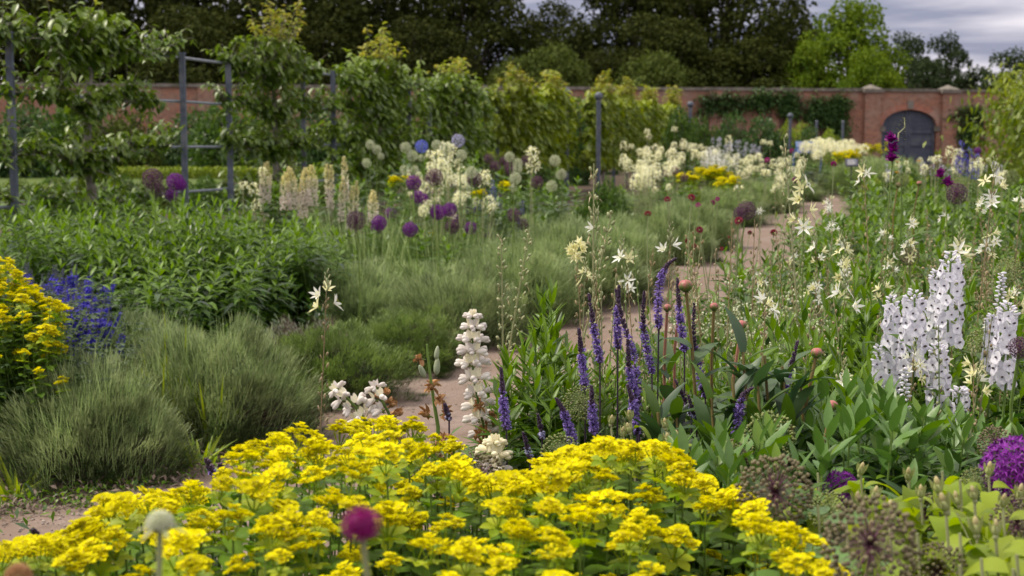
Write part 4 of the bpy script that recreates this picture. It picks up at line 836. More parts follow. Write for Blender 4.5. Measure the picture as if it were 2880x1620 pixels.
BP = [blue_plant() for _ in range(3)]
for sx, sy, D in [(55,715,9.0),(110,722,9.2),(165,728,9.1),(225,742,9.0),(75,755,8.4),(140,768,8.5),(195,775,8.4),(255,800,8.3),(230,830,7.9),(265,850,7.7),(175,800,8.0),(120,800,7.9)]:
    p = at(sx, sy, D); o = thing('blue_speedwell', (p[0], D, 0), 'flower', 'blue flower spikes with grey tips', 'blue spike patch on the left', rot=(0, 0, U(0, 6)), spot=(sx, sy)); m = pick(BP)
    for nm_, me in zip(('stems', 'leaves', 'flower_spikes'), m): ob(nm_, me, o, sc=(1.1, 1.1, p[2]*.96))
# ================================================================== golden spurge
def spurge_head():
    b = MB(); rays = rng.randint(4, 8); C = [(0, 0, .009)]+[(R_*math.cos(i*2*PI/rays+U(-.3,.3)), R_*math.sin(i*2*PI/rays), U(-.010, .003)) for i in range(rays) for R_ in (U(.012, .021),)]
    for c in C:
        m = 8; a = np.arange(m)*2.4+U(0, 6); rr = .0085*np.sqrt(np.arange(m)/m); P = np.array(c)+np.stack([rr*np.cos(a), rr*np.sin(a), .007-70*rr*rr+U(-.001, .001, m)], 1)
        for s in (0, PI): aa = a+s+U(-.3, .3, m); leaves(b, P, np.stack([np.cos(aa), np.sin(aa), U(.25, 1.1, m)], 1), U(.009, .012, m), U(.0095, .012, m), 'euph_yellow', rows=3, curl=.25, fold=.2, shape='oval', upv=(0, 0, 1))
        blobs(b, P+[0, 0, .0015], (0, 0, 1), .0022, .0024, 'euph_core', 5, 4)
        tube(b, [(0, 0, -.035), (c[0]*.6, c[1]*.6, -.018), c], .0009, 'euph_bract', 4, cap=False)
    m = 6; a = np.arange(m)*2*PI/m; leaves(b, np.stack([.004*np.cos(a), .004*np.sin(a), np.full(m, -.032)], 1), np.stack([np.cos(a), np.sin(a), np.full(m, .15)], 1), .026, .017, 'euph_bract', rows=4, curl=.15, shape='oval', upv=(0, 0, 1)); return b.mesh('flower_head')
SH = [spurge_head() for _ in range(10)]
def spurge_bush(tops, centre, lab, sc=1., leafn=24):
    "tops: list of (x,y,z, scale) in the world"
    o = thing('golden_spurge', (centre[0], centre[1], 0), 'plant', lab, 'golden spurge bushes', auto=False); C = np.array([centre[0], centre[1], 0]); st = MB(); lf = MB()
    for x, y, z, s in tops:
        top = np.array([x, y, z])-C; foot = np.array([top[0]*.45, top[1]*.45, 0.]); c = curve3(foot, (top[0]*.85, top[1]*.85, z*.45), top-[0, 0, .033*s], 12); tube(st, c, np.linspace(.0035, .0017, 12), 'stem_green', 5, cap=False)
        n = leafn; t = np.linspace(.35, .98, n); P = np.stack([np.interp(t, np.linspace(0, 1, 12), c[:, k]) for k in range(3)], 1); a = np.arange(n)*2.4+U(0, 6); L = U(.04, .066, n)
        leaves(lf, P, np.stack([np.cos(a), np.sin(a), U(-.1, .5, n)], 1), L, L*.54, 'euph_leaf', rows=4, curl=.35, fold=.12, shape='oval', tint=np.clip((t-.5)*1.6+U(-.2, .2, n), 0, 1), upv=(0, 0, 1))
        h = ob('flower_head', pick(SH), o, top, (U(-.4, .4), U(-.4, .4), U(0, 6)), s*U(.7, 1.2))
    ob('stems', st.mesh('stems'), o); ob('leaves', lf.mesh('leaves'), o); return o
SX = [-60, 0, 200, 300, 470, 620, 680, 800, 860, 950, 1010, 1180, 1280, 1300, 1400, 1480, 1520, 1640, 1700, 1880, 1960, 2060, 2120, 2170, 2260, 2330, 2400]
SY = [1540, 1535, 1490, 1400, 1370, 1310, 1240, 1200, 1180, 1165, 1155, 1160, 1210, 1300, 1345, 1320, 1290, 1245, 1235, 1235, 1330, 1380, 1380, 1460, 1500, 1560, 1640]
tops = []; tries = 0; grid = []
while tries < 30000 and len(tops) < 520:
    tries += 1; D = U(1.5, 3.0); sx = U(-80, 2420); x = at(sx, 1400, D)[0]
    z = 1.02-.05*abs(x)+.045*math.sin(5*x+2.1*D)+.03*math.sin(11*D-3*x)+U(-.05, .03) - (.16*max(0, -x-.35)) - .42*max(0, 2.08-D)
    if D < 1.9 and rng.rand() < .15: continue
    if z < .5: continue
    px, py = project((x, D, z))
    lim = np.interp(px, SX, SY)+24
    if py < lim:
        # lower the stem so that it just reaches the outline, if that is a small change
        z2 = at(px, lim+U(0, 45), D)[2]
        if z-z2 > .20: continue
        z = z2; px, py = project((x, D, z))
    if py > 1760: continue
    if D > 2.75 and not (780 < px < 1320 or 1500 < px < 2000): continue
    if any((x-a)**2+(D-b_)**2 < .0455**2 for a, b_ in grid[-520:]): continue
    if math.sin(9*x+4*D)*math.sin(7*D-5*x+1) < -.55: continue
    if rng.rand() < .22: z -= U(.06, .14)
    grid.append((x, D)); tops.append((x, D, z, U(.85, 1.15)))
T_ = np.array(tops); seeds = [(-.85, 1.95), (-.45, 2.3), (-.3, 1.75), (0., 2.7), (.05, 2.05), (.3, 1.7), (.4, 2.45), (.75, 2.0), (.95, 2.6), (-.75, 2.65), (-.05, 2.38), (.62, 2.85)]
names_ = ['at the bottom left corner', 'in the left foreground before the path', 'behind the pale blurred pincushion', 'before the nodding white lupins', 'in the front middle right of the magenta head', 'at the bottom edge right of the middle', 'below the purple spikes', 'at the lower right under the seed globes', 'with rosebuds behind it on the right', 'at the left end along the path', 'in the very middle of the golden drift', 'raised brightest below the rose buds']
own = np.argmin([(T_[:, 0]-a)**2+(T_[:, 1]-b_)**2 for a, b_ in seeds], axis=0)
for i, sd_ in enumerate(seeds):
    S = T_[own == i]
    while len(S) > 98: S = S[rng.permutation(len(S))[:98]]
    if len(S): spurge_bush([tuple(r) for r in S], (S[:, 0].mean(), S[:, 1].mean()), 'golden spurge bush '+names_[i])
# left edge spurge
for cx, cy, D0, lab in [(60, 740, 7.2, 'golden spurge bush at the left edge beside the blue spikes'), (110, 900, 6.7, 'golden spurge bush at the left edge behind the nearest lavender')]:
    S = []
    for k in range(80):
        if cy < 800: sx = U(-60, 110+U(0, 50)); sy = 728+abs(rng.normal(0, 75))+.5*max(0, sx)
        else: sx = U(-40, 180); sy = 800+U(0, 1)**1.3*230+(.3*sx)
        if sy < 775+.85*(sx-60) and sx > 40: continue
        D = D0+U(-.3, .3)-.001*(sy-cy); p = at(sx, sy, D); S.append((p[0], D, p[2], 1.35*U(.8, 1.1)))
    S = np.array(S); spurge_bush([tuple(r) for r in S], (S[:, 0].mean(), S[:, 1].mean()), lab)

# ================================================================== globes in the middle distance
def zl(s, ox, oy, L): return [(ox+q[0]/s, oy+q[1]/s, q[2]/s) for q in L]
for sx, sy, d in zl(4.262, 1100, 360, [(270,655,150),(325,825,130),(560,1010,150),(700,980,140),(230,1215,150),(955,1200,130)])+zl(4.262, 640, 360, [(1815,1140,150)]): allium(sx, sy, d, 'p', .10, 'vivid purple allium globe', 'purple allium globes')
for sx, sy, d in [(1060,640,30),(1100,600,28),(1010,655,28),(1222,590,26),(1285,620,28),(1140,640,26),(1330,600,24),(1190,560,26)]: allium(sx, sy, d, 'p', .10, 'vivid purple allium globe', 'purple allium globes')
allium(1372, 661, 28, 'p', .10, 'flattened purple allium head low by the lavender mist', 'purple allium globes', flat=.45, auto=False)
for sx, sy, d in zl(4.262, 1100, 360, [(1475,1045,140),(1580,1150,120),(1750,650,130),(1020,980,110),(205,820,80),(1340,800,100),(1620,400,110),(1345,390,80),(1430,520,100)])+zl(4.262, 640, 360, [(1570,1230,120),(600,480,80),(690,490,90),(1900,1040,110),(1480,1180,110)]): allium(sx, sy, d, 'd', .10, 'dusky purple fading allium globe', 'fading allium globes')
for sx, sy, d in zl(4.262, 1100, 360, [(520,590,170),(1000,620,150),(310,960,110),(315,1150,120),(265,1325,140),(735,1180,150),(890,985,110),(1020,1265,110),(1410,460,100),(1250,460,110),(1170,370,100),(740,700,110),(950,800,90)])+zl(4.262, 640, 360, [(1540,1110,190),(1880,970,120)]): allium(sx, sy, d, 'd', .11, 'brown faded allium globe', 'fading allium globes', heads=GL['d'])
for sx, sy, d in zl(4.262, 1100, 360, [(175,235,130),(255,335,130),(365,360,80),(545,205,120),(665,240,130),(840,325,130),(965,530,140),(1420,345,120),(1515,425,120),(1515,490,110),(1490,605,140),(1455,725,100),(1965,390,130),(2040,555,130),(1925,695,130),(610,440,110),(160,500,110),(280,500,100),(935,720,110),(1290,935,100)])+zl(4.262, 640, 360, [(1710,200,110),(1790,260,110),(1840,340,80),(1670,420,110)]): allium(sx, sy, d*1.02, 'w', .10, 'greenish white allium globe', 'white allium globes')
allium(1186, 412, 29, 'b', .11, 'blue lilac globe flower among white globes', None, auto=False); allium(1288, 396, 30, 'l', .12, 'pale lilac blue globe flower behind the white globes', None, auto=False)
for sx, sy, d in [(429,503,48),(445,534,33),(493,511,40),(508,520,28),(482,548,30)]: allium(sx, sy, d, 'p' if sx > 480 else 'd', .12, 'dark purple allium globe above the leafy mass', 'purple allium globes')
for sx, sy, d in [(1898,480,20),(1875,488,18),(1923,500,20),(1797,512,14),(2560,760,22),(2742,445,16),(2240,505,20)]: allium(sx, sy, d, 'd', .10, 'small dark purple allium globe', 'distant purple alliums')
# cream lupins
def lupin_far(n=330, L=.36, R=.05):
    b = MB(); t = rng.rand(n); z = -L*t; a = np.arange(n)*2.4; r = R*np.clip(t*2.6+.12, 0, 1)**.7*U(.75, 1.05, n); q = np.stack([np.cos(a), np.sin(a), np.full(n, .5)], 1); P = np.stack([r*np.cos(a), r*np.sin(a), np.round(z/.017)*.017], 1)
    for lo, hi, m in ((-.1, .3, 'lupin_yellow'), (.3, .55, 'lupin_cream'), (.55, 1.1, 'lupin_pink')):
        k = (t >= lo) & (t < hi); blobs(b, P[k], q[k], .012, .0065, m, 5, 4)
    tube(b, [(0,0,-L),(0,0,0)], .004, 'stem_pale', 4); return b.mesh('flower_spike')
LF = [lupin_far(), lupin_far(380, .40, .053)]; LFT = [lupin_far(150, .42, .03)]
for sx, sy, wd in [(750,456,1),(814,470,1.1),(803,485,1.),(859,473,1.),(877,466,.9),(849,508,.7),(1050,536,1.0)]: spikef(sx, sy, 13.6, LF, 'cream_lupin', 'cream and blush lupin spire', 'cream lupin spires', sc=1.0*wd**.3, lean=.12)
for sx, sy in [(918,463),(931,466),(967,442),(992,524),(1003,510),(965,500)]: spikef(sx, sy, 13.6, LFT, 'cream_lupin', 'slender cream lupin spire', 'cream lupin spires', lean=.15)
spikef(686, 510, 13, PLC, 'peach_flower', 'peach flower head beside the cream lupins', None, auto=False); 
for sx, sy in [(715,515),(722,560),(737,470)]: spikef(sx, sy, 13, PLC, 'foxglove', 'pale yellow foxglove spire', 'pale yellow spires', sc=.8)
# cream drift in the middle
def scatter(n, poly, fn):
    c = 0; P = np.array(poly, float)
    while c < n:
        x = U(P[:, 0].min(), P[:, 0].max()); y = U(P[:, 1].min(), P[:, 1].max()); j = False; k = len(P)-1
        for i in range(len(P)):
            if (P[i, 1] > y) != (P[k, 1] > y) and x < (P[k, 0]-P[i, 0])*(y-P[i, 1])/(P[k, 1]-P[i, 1])+P[i, 0]: j = not j
            k = i
        if j: fn(x, y); c += 1
for sx, sy in [(1497,414),(1500,440),(1362,478),(1366,495),(1376,552),(1290,545),(1296,500),(1228,425),(1252,400),(1240,450)]: spikef(sx, sy, 13+U(-.5, .5), PLC, 'cream_camassia', 'cream camassia plume', 'cream camassias in the middle bed', sc=1.1)
scatter(32, [(1115,455),(1180,470),(1215,410),(1275,395),(1300,470),(1310,520),(1280,560),(1220,520),(1150,500)], lambda x, y: spikef(x, y, U(13.5, 17), PLC, 'cream_camassia', 'cream camassia plume', 'cream camassias in the middle bed', sc=U(.8, 1.2)))
scatter(16, [(1130,530),(1400,530),(1400,600),(1200,610)], lambda x, y: spikef(x, y, U(12.5, 14), PLC, 'cream_camassia', 'small cream camassia plume', 'cream camassias in the middle bed', sc=U(.5, .8)))
for sx, sy in [(1386,505),(1392,525),(1380,535),(1335,560),(1352,560),(1470,565),(1455,590),(1408,550)]: spikef(sx, sy, 14, PLB, 'blue_flower', 'small blue flower spike', 'small blue flowers in the middle bed', sc=.35)
for sx, sy in [(1118,503),(1410,515),(1344,537),(1225,660),(1150,500)]:
    p = at(sx, sy, 14); S = [(p[0]+U(-.07,.07), 14+U(-.1,.1), p[2]-U(0,.03), 1.5) for _ in range(6)]; spurge_bush(S, (p[0], 14), {1118:'small yellow flower cluster left of the purple globes', 1410:'small yellow flower cluster below the white globes', 1344:'small yellow flower cluster behind the brown globe', 1225:'tiny yellow cluster beneath the purple globes', 1150:'tiny yellow cluster by the white globes'}[sx])
# the cream drift right of the middle
D1 = lambda sx, sy: float(np.interp(sx, [1780, 2000, 2250], [24, 28, 32])+(440-sy)*.10)
def dr(protos, lab, sc): return lambda x, y: spikef(x, y, max(18, D1(x, y)), protos, 'cream_camassia', lab, 'cream camassias in the long drift', sc=sc*U(.9, 1.25))
scatter(112, [(1740,430),(1850,400),(1900,385),(2080,430),(2250,425),(2270,460),(2230,510),(2150,500),(2080,470),(1990,440),(1890,470),(1790,500),(1765,460)], dr(PLC, 'cream camassia plume', 1.2))
scatter(32, [(1960,430),(2000,400),(2060,405),(2080,440),(2040,470),(1980,455)], lambda x, y: spikef(x, y, U(27, 31), PLW, 'white_phlox', 'white flower head', 'white flowers inside the cream drift', sc=U(1.0, 1.4)))
scatter(22, [(1990,380),(2070,385),(2130,400),(2150,425),(2080,425)], lambda x, y: spikef(x, y, U(31, 36), PLL, 'lilac_flower', 'pale lilac flower head', 'lilac flowers before the wall shrubs', sc=U(.7, 1.1)))
for sx, sy in [(1897,356),(1825,376),(1755,398),(1820,362),(2050,382),(2147,392),(2165,396),(1775,405)]: spikef(sx, sy, 30, PLC, 'cream_camassia', 'tall cream camassia plume standing above the drift', 'cream camassias in the long drift', sc=1.3)
scatter(50, [(2245,395),(2300,385),(2420,395),(2445,420),(2380,432),(2290,425)], lambda x, y: spikef(x, y, U(38, 44), PLC, 'cream_camassia', 'cream camassia plume', 'cream camassias behind the signs', sc=U(2.0, 2.6)))
scatter(14, [(1800,460),(1900,470),(1880,540),(1800,540)], lambda x, y: spikef(x, y, U(17, 20), PLC, 'cream_camassia', 'cream camassia spray', 'cream camassias in the long drift', sc=U(.6, .9)))
for cx, cy, D, n, lab in [(2000,485,26,60,'gold spurge patch on the lime mound'),(2050,510,25,20,'gold spurge patch right of the lime mound'),(1925,497,24,16,'gold spurge patch left on the lime mound'),(2382,436,33,40,'yellow spurge patch above the small dark sign'),(2455,415,42,26,'yellow spurge patch left of the gate foot')]:
    S = []
    for k in range(n): p = at(cx+rng.normal(0, 20), cy+rng.normal(0, 6), D+U(-.3, .3)); S.append((p[0], p[1], p[2], 2.4))
    spurge_bush(S, (at(cx, cy, D)[0], D), lab, leafn=4)
# distant mixed flowers before the gate
scatter(30, [(2470,440),(2850,440),(2860,490),(2480,500)], lambda x, y: spikef(x, y, U(13, 20), PLC, 'cream_camassia', 'small cream plume', 'mixed flowers below the gate', sc=U(.5, .8)))
scatter(20, [(2480,450),(2820,440),(2840,480),(2480,490)], lambda x, y: spikef(x, y, U(14, 20), PLL, 'lilac_flower', 'small lilac flower', 'mixed flowers below the gate', sc=U(.4, .7)))
for sx, sy, s in [(2705,397,.8),(2728,415,.7),(2715,432,.6),(2698,425,.6),(2748,432,.7)]: spikef(sx, sy, 15, PLB, 'blue_delphinium', 'bright blue delphinium spire', 'blue delphiniums right of the gate', sc=s, stem='stem_green')
for sx, sy in [(2671,412),(2638,438),(2755,445),(2695,420)]: spikef(sx, sy, 14, PLC, 'cream_camassia', 'cream plume beside the blue delphiniums', 'mixed flowers below the gate', sc=.8)
allium(2750, 424, 17, 'p', .09, 'purple allium with a pale top right of the blue delphiniums', None, auto=False)
for sx, sy, m_ in [(2522,487,'orange'),(2524,457,'orange'),(2418,578,'stamen'),(2550,450,'stamen'),(2584,455,'orange')]:
    D = 15 if sy < 500 else 11; o, h = rooted('small_poppy', 'flower', 'small bright yellow orange flower', sx, sy, D, 'small bright flowers'); ob('stem', stem_mesh('stem_green'), o, sc=(1, 1, h)); b = MB(); a = np.arange(6)*PI/3; leaves(b, np.zeros((6, 3)), np.stack([np.cos(a), np.sin(a), np.full(6, .8)], 1), .035, .03, m_, rows=3, shape='petal', upv=(0, 0, 1)); ob('flower', b.mesh('flower'), o, (0, 0, h))
# purple gladiolus like flowers
def ruffle(mat, n, L, W):
    b = MB(); a = U(0, 2*PI, n); leaves(b, U(-.006, .006, (n, 3)), np.stack([np.cos(a)*.7, np.sin(a)*.7, U(.4, 1.6, n)], 1), L*U(.7, 1.1, n), W, mat, rows=4, curl=U(-.2, .4, n), fold=.35, shape='petal'); return b.mesh('flower')
GLD = ruffle('glad', 14, .045, .024)
for sx, sy, D, lab in [(2515,412,5.2,'tall dark magenta flower head standing in front of the gate'),(2658,510,5.8,'dark magenta ruffled flower right of the gate')]:
    o, h = rooted('dark_gladiolus', 'flower', lab, sx, sy, D, None, auto=False); ob('stem', stem_mesh('stem_green', .0035, .0025, 'mid_leaf', 8, .2, .02), o, sc=(1, 1, h))
    for k in range(3 if sy < 450 else 2): ob('flower', GLD, o, (U(-.02, .02), U(-.01, .01), h+.02-k*.035), (U(-.4,.4), U(-.4,.4), U(0, 6)), .85)
    if sy < 450: ob('seed_head', pod_stalk(22, 'stem_pale', 'stem_pale', .05, .95).mesh('seed_head'), o, (-.02, 0, h+.02), (0, -.35, 0), (1.0, 1.0, .09))
# ================================================================== right hand bed
n1 = 0
def hcan(x, D): return 1.0+.07*math.sin(1.7*x+D)+.05*math.sin(3.1*D-x)
for _ in range(5000):
    if n1 >= 270: break
    D = 4.6+15.5*rng.rand()**1.25; sx = U(1860, 3000); x = at(sx, 700, D)[0]; s = path_side(x, D)
    if s < np.interp(D, [5, 9, 12], [2.35, 2.35, 2.3]): continue
    if D > 20 and False: continue
    lead = at(sx, 600, D)[0]; r = 1.0+max(0, D-8)*.06; h = hcan(x, D)*U(.72, 1.0)
    if D < 7 and sx < 2420: h *= .80
    if D < 6 and sx > 2420: h *= .86
    k = rng.rand(); kind = C_right if k < .52 else C_dark
    put_clump(pick(kind), x, D, h, 'border_perennial', 'plant', 'green leafy stems' if kind is C_right else 'darker broad leafed stems', 'leafy perennials in the right border', r=r); n1 += 1
B_soft2 = B_soft
for i in range(26):
    D = U(20, 38); sx = U(2420, 2900); p = at(sx, 470, D); put_bush(pick([B_mid, B_soft, B_lime, B_mid]), sx, U(448, 485)-(D-20)*.9, 150*20/D*1.4, D, 'low_shrub', 'plant', 'low green border plant', 'low plants below the gate', auto=True)
# dry camas seed stalks and pale sprays
def dots(n, mat, h0=.45):
    b = MB(); sb = MB()
    for s in range(6):
        a = U(0, 6.3); c = curve3((0, 0, 0), (.05*math.cos(a), .05*math.sin(a), .6), (.16*math.cos(a), .16*math.sin(a), U(.8, 1)), 9); tube(sb, c, np.linspace(.002, .001, 9), 'stem_pale', 4, cap=False)
        m = n//6; t = U(.4, 1, m); P = np.stack([np.interp(t, np.linspace(0, 1, 9), c[:, k]) for k in range(3)], 1)+rng.normal(0, .025, (m, 3)); blobs(b, P, sph(m), U(.003, .007, m), U(.003, .006, m), mat, 5, 4)
        leaves(sb, P, sph(m), .03, .004, 'stem_pale', rows=2, flat=True, shape='lance')
    return sb.mesh('stems'), b.mesh('blossoms')
DOTW = [dots(110, 'allium_white') for _ in range(2)]; DOTT = [dots(80, 'stem_tan')]
def put_dots(pm, sx, sy, D, lab, name='white_spray', group='pale sprays in the right border'):
    p = at(sx, sy, D); o = thing(name, (p[0], D, 0), 'flower', lab, group, rot=rotz(U(0, 6)), spot=(sx, sy)); ob('stems', pm[0], o, sc=(1, 1, p[2])); ob('blossoms', pm[1], o, sc=(1, 1, p[2])); return o
def right_ok(sx, D, m=2.3): return path_side(at(sx, 700, D)[0], D) > m
def stalk(x, y, D=None, lab='dry tan seed stalk'):
    D = D or max(3.6, 4000*.62/(y-330)*1.0)*U(.85, 1.2)
    if D > 4.6 and not right_ok(x, D, 2.2): D = 4.4
    o, h = rooted('dry_camassia', 'plant', lab, x, y, D, 'dry seed stalks in the right border', lean=.12); ob('stem', pick(PODS), o, sc=(1.05, 1.05, h))
scatter(58, [(2050,640),(2100,600),(2880,560),(2900,980),(2400,900),(2100,860),(2050,900)], stalk)
scatter(9, [(1620,700),(1950,640),(1960,900),(1700,900)], lambda x, y: stalk(x, y, U(4.0, 4.6), 'thin pale seed stalk'))
scatter(30, [(1960,780),(2080,720),(2300,740),(2300,860),(2150,900),(1930,900)], lambda x, y: put_dots(pick(DOTW), x, y, U(5.2, 6.6), 'hazy white spray'))
scatter(16, [(2400,600),(2850,580),(2850,760),(2450,760)], lambda x, y: put_dots(DOTT[0], x, y, U(5.6, 8), 'hazy tan spray', 'tan_spray'))
# starry flowers placed one by one
cr = 'starry camassias in the right border'
for sx, sy, D, n, lab in [(2262,490,4.9,7,'tall cluster of large creamy star flowers below the blue sign'),(2430,482,5.4,3,'white star flowers facing away right of the small dark sign'),(2795,492,4.9,5,'creamy star cluster high at the right edge'),(2378,815,3.9,3,'trio of open creamy star flowers over the right bed'),(2155,838,3.9,3,'shaggy white starburst flower right of the peony buds'),(1751,718,4.3,2,'twin creamy star flowers above the purple spikes'),(1678,630,4.5,1,'single small star flower high on a thin stalk'),(1885,690,4.1,2,'pair of creamy stars behind the curled purple tip'),(918,820,4.2,4,'leftmost starry flower cluster on a tall dry stalk'),(2700,688,4.4,3,'creamy stars behind the tallest delphinium')]:
    camas(sx, sy, D, n, lab, cr, auto=False, size=1.05 if n < 7 else 1.25, spread=.05 if n < 5 else .07)
for sx, sy, D in [(2565,618,6.5),(2364,675,6),(2487,652,6.6),(2555,676,5.4),(2294,694,5.6),(2265,628,6.2),(2344,628,7),(2503,722,5.8),(2790,655,5.2),(2772,690,5.2),(2294,798,5.4),(2377,740,5.8),(2485,810,4.6),(2145,790,5.4),(2857,826,4.2),(2571,996,3.8),(2737,1010,3.7),(2750,1075,3.5),(2377,1050,3.9),(2135,590,8),(2330,560,8),(2075,520,11),(2180,520,9),(2655,600,8),(2870,560,6),(2760,560,7),(2400,745,6.5),(2230,720,7),(2640,1010,3.9),(2800,900,4.4)]:
    camas(sx, sy, D, rng.randint(3, 7), 'creamy star flowers', cr, size=U(.72, .92))
for sx, sy, D, n in [(1622,680,4.7,16)]: camas(sx, sy, D, n, 'dense pompom of cream stars left of the purple spikes', None, auto=False, size=.8, stars=STARC, spread=.012, bud=False)
camas(1645, 765, 4.6, 4, 'small cream stars under the pompom of stars', None, auto=False, size=.8, stars=STARC); camas(2375, 700, 5.0, 9, 'tall ragged column of cream stars above the trio of stars', None, auto=False, size=1.0, stars=STARC, spread=.07)
camas(1765, 790, 4.4, 3, 'withered white stars beneath the twin stars', None, auto=False, size=.8)
# buds only stalks reaching above (near, in focus)
for sx, sy, D, lab in [(1670,460,4.6,'very tall pale bud stalk in front of the ball topped post'),(1410,660,5.0,'thin leaning green bud stalk left of the pompom'),(1490,640,5.2,'second thin bud stalk left of the pompom'),(2205,385,5.5,'drooping pale green bud spike arching before the blue sign'),(1720,600,4.8,'thin bud stalk over the lavender mist')]:
    o, h = rooted('budding_camassia', 'plant', lab, sx, sy, D, None, lean=.25, auto=False); ob('stem', pod_stalk(60, 'stem_pale', 'stem_pale', .3, .99).mesh('stem'), o, sc=(1.6, 1.6, h))
# red pincushions
def pin(m):
    b = MB(); q = fib(190, .0, 1); leaves(b, q*.4, q, .62, .09, m, rows=2, flat=True, shape='obov', curl=.1); a = np.arange(14)*2*PI/14; leaves(b, np.zeros((14, 3)), np.stack([np.cos(a), np.sin(a), np.full(14, -.05)], 1), 1.05, .3, m, rows=2, curl=.25, shape='petal', upv=(0, 0, 1)); blobs(b, q*.95, q, .05, .04, m, 4, 3, tint=1.); blobs(b, [(0, 0, -.15)], (0, 0, 1), .3, .35, 'stem_green', 7, 5); return b.mesh('flower_head')
PK = pin('knautia'); PM = pin('magenta')
for sx, sy, d, m_ in [(1877,562,20,PK),(1944,557,24,PK),(1964,578,17,PM),(2004,570,16,PM),(2018,560,14,PM),(1822,603,22,PK),(2078,622,26,PK),(1967,647,22,PK),(2109,655,14,PK),(2176,655,22,PK),(1933,678,14,PK),(2158,450,16,PM),(1953,692,14,PK),(2050,668,10,PK),(2345,462,18,PM),(2228,425,16,PM),(2232,507,12,PM),(2030,700,12,PK)]:
    D = .030*4000/d; D = min(D, 7.5); r = d*D/8000.
    o, h = rooted('pincushion_flower', 'flower', 'magenta pincushion head' if m_ is PM else 'dark red pincushion head', sx, sy, D, 'red and magenta pincushions', lean=.22); ob('stem', stem_mesh('stem_pale', .0025, .0016), o, sc=(1, 1, h)); ob('flower_head', m_, o, (0, 0, h), (U(-.9, .9), U(-.9, .9), 0), r)
scatter(14, [(1780,600),(2250,600),(2200,760),(1850,760)], lambda x, y: stalk(x, y, U(4.8, 5.6), 'thin pale seed stalk'))
# ================================================================== delphiniums
def floret(mp='delph_white'):
    b = MB(); a = np.arange(5)*2*PI/5+U(-.1, .1, 5); leaves(b, np.stack([.002*np.cos(a), .002*np.sin(a), 0*a], 1), np.stack([np.cos(a), np.sin(a), U(.15, .5, 5)], 1), U(.016, .020, 5), U(.017, .020, 5), mp, rows=4, curl=.15, fold=U(-.1, .1, (5, 1)), shape='oval', upv=(0, 0, 1))
    leaves(b, np.zeros((4, 3)), [(1, 0, 1.2), (-1, .2, 1.2), (0, 1, 1.2), (0, -1, 1.2)], .007, .005, mp, rows=2, shape='oval'); blobs(b, [(0, 0, .004), (.001, .001, .006)], (0, 0, 1), .004, .0028, 'delph_eye', 5, 4); tube(b, [(0, 0, 0), (0, .002, -.008), (0, .006, -.018)], [.003, .002, .0008], mp, 4); return b.mesh('floret')
FLO = [floret() for _ in range(4)]; b = MB(); blobs(b, [(0, 0, 0)], (0, 0, 1), .009, .0042, 'delph_white', 6, 5, taper=-.2); tube(b, [(0, 0, -.006), (0, .002, -.016)], [.002, .0008], 'stem_pale', 4); DBUD = b.mesh('bud')
def delph(sx, stop, sbot, wpx, D, lab, openf=1., budtop=.12):
    o, h = rooted('white_delphinium', 'flower', lab, sx, stop, D, None, lean=.05, auto=False); L = (sbot-stop)*D/4000.; R = wpx*D/8000.-.004; ob('stem', stem_mesh('stem_green', .0055, .003, 'mid_leaf', 6, .12, .03, seed=1), o, sc=(1, 1, h))
    n = int(L*.85/.0045*openf*(R/.05)) if openf else 0; n = min(n, 88)
    for k in range(n):
        t = budtop+(1-budtop)*(k+.5)/n; a = k*2.39996+U(-.25, .25); r = (R-.012)*min(1, .6+t*.7)*U(.85, 1.15); z = h-L*t; q = Vector((math.cos(a), math.sin(a), U(-.1, .35)))
        ob('floret', pick(FLO), o, (r*q.x, r*q.y, z), q.to_track_quat('Z', 'Y').to_euler(), (1.0+.1*t)*U(.85, 1.12))
    m = int(14 if openf else 34)
    for k in range(m):
        t = (k/m)*(budtop*1.3 if openf else 1.); a = k*2.4; r = R*(.25+.5*t/(budtop*1.3 if openf else 1)); q = Vector((math.cos(a), math.sin(a), .5 if openf else .1)); ob('bud', DBUD, o, (r*q.x, r*q.y, h-L*t), q.to_track_quat('Z', 'Y').to_euler(), U(.8, 1.1))
delph(2676,708,975,98,4.1,'tallest white delphinium spire, dark eyed florets, right of the pair')
delph(2572,815,1060,96,3.9,'front white delphinium spire of the left pair'); delph(2508,832,1105,74,4.0,'back narrower white delphinium spire of the left pair')
delph(2636,965,1160,86,3.85,'short white delphinium below the tallest one'); delph(2836,850,1090,88,3.8,'white delphinium spire at the right edge'); delph(2790,885,1060,60,4.1,'pale half hidden delphinium left of the right edge spire')
delph(2470,970,1090,56,3.9,'small opening delphinium left of the pair',.6,.4); delph(2545,1035,1180,54,3.7,'delphinium mostly in white buds below the pair',0); delph(2818,768,870,48,4.2,'delphinium in tight white buds above the right edge spire',0); delph(2700,1090,1200,80,3.8,'low white delphinium at the broad leaved clump',.8); delph(2630,760,960,50,4.4,'thin white delphinium hidden behind the tallest one',.8)
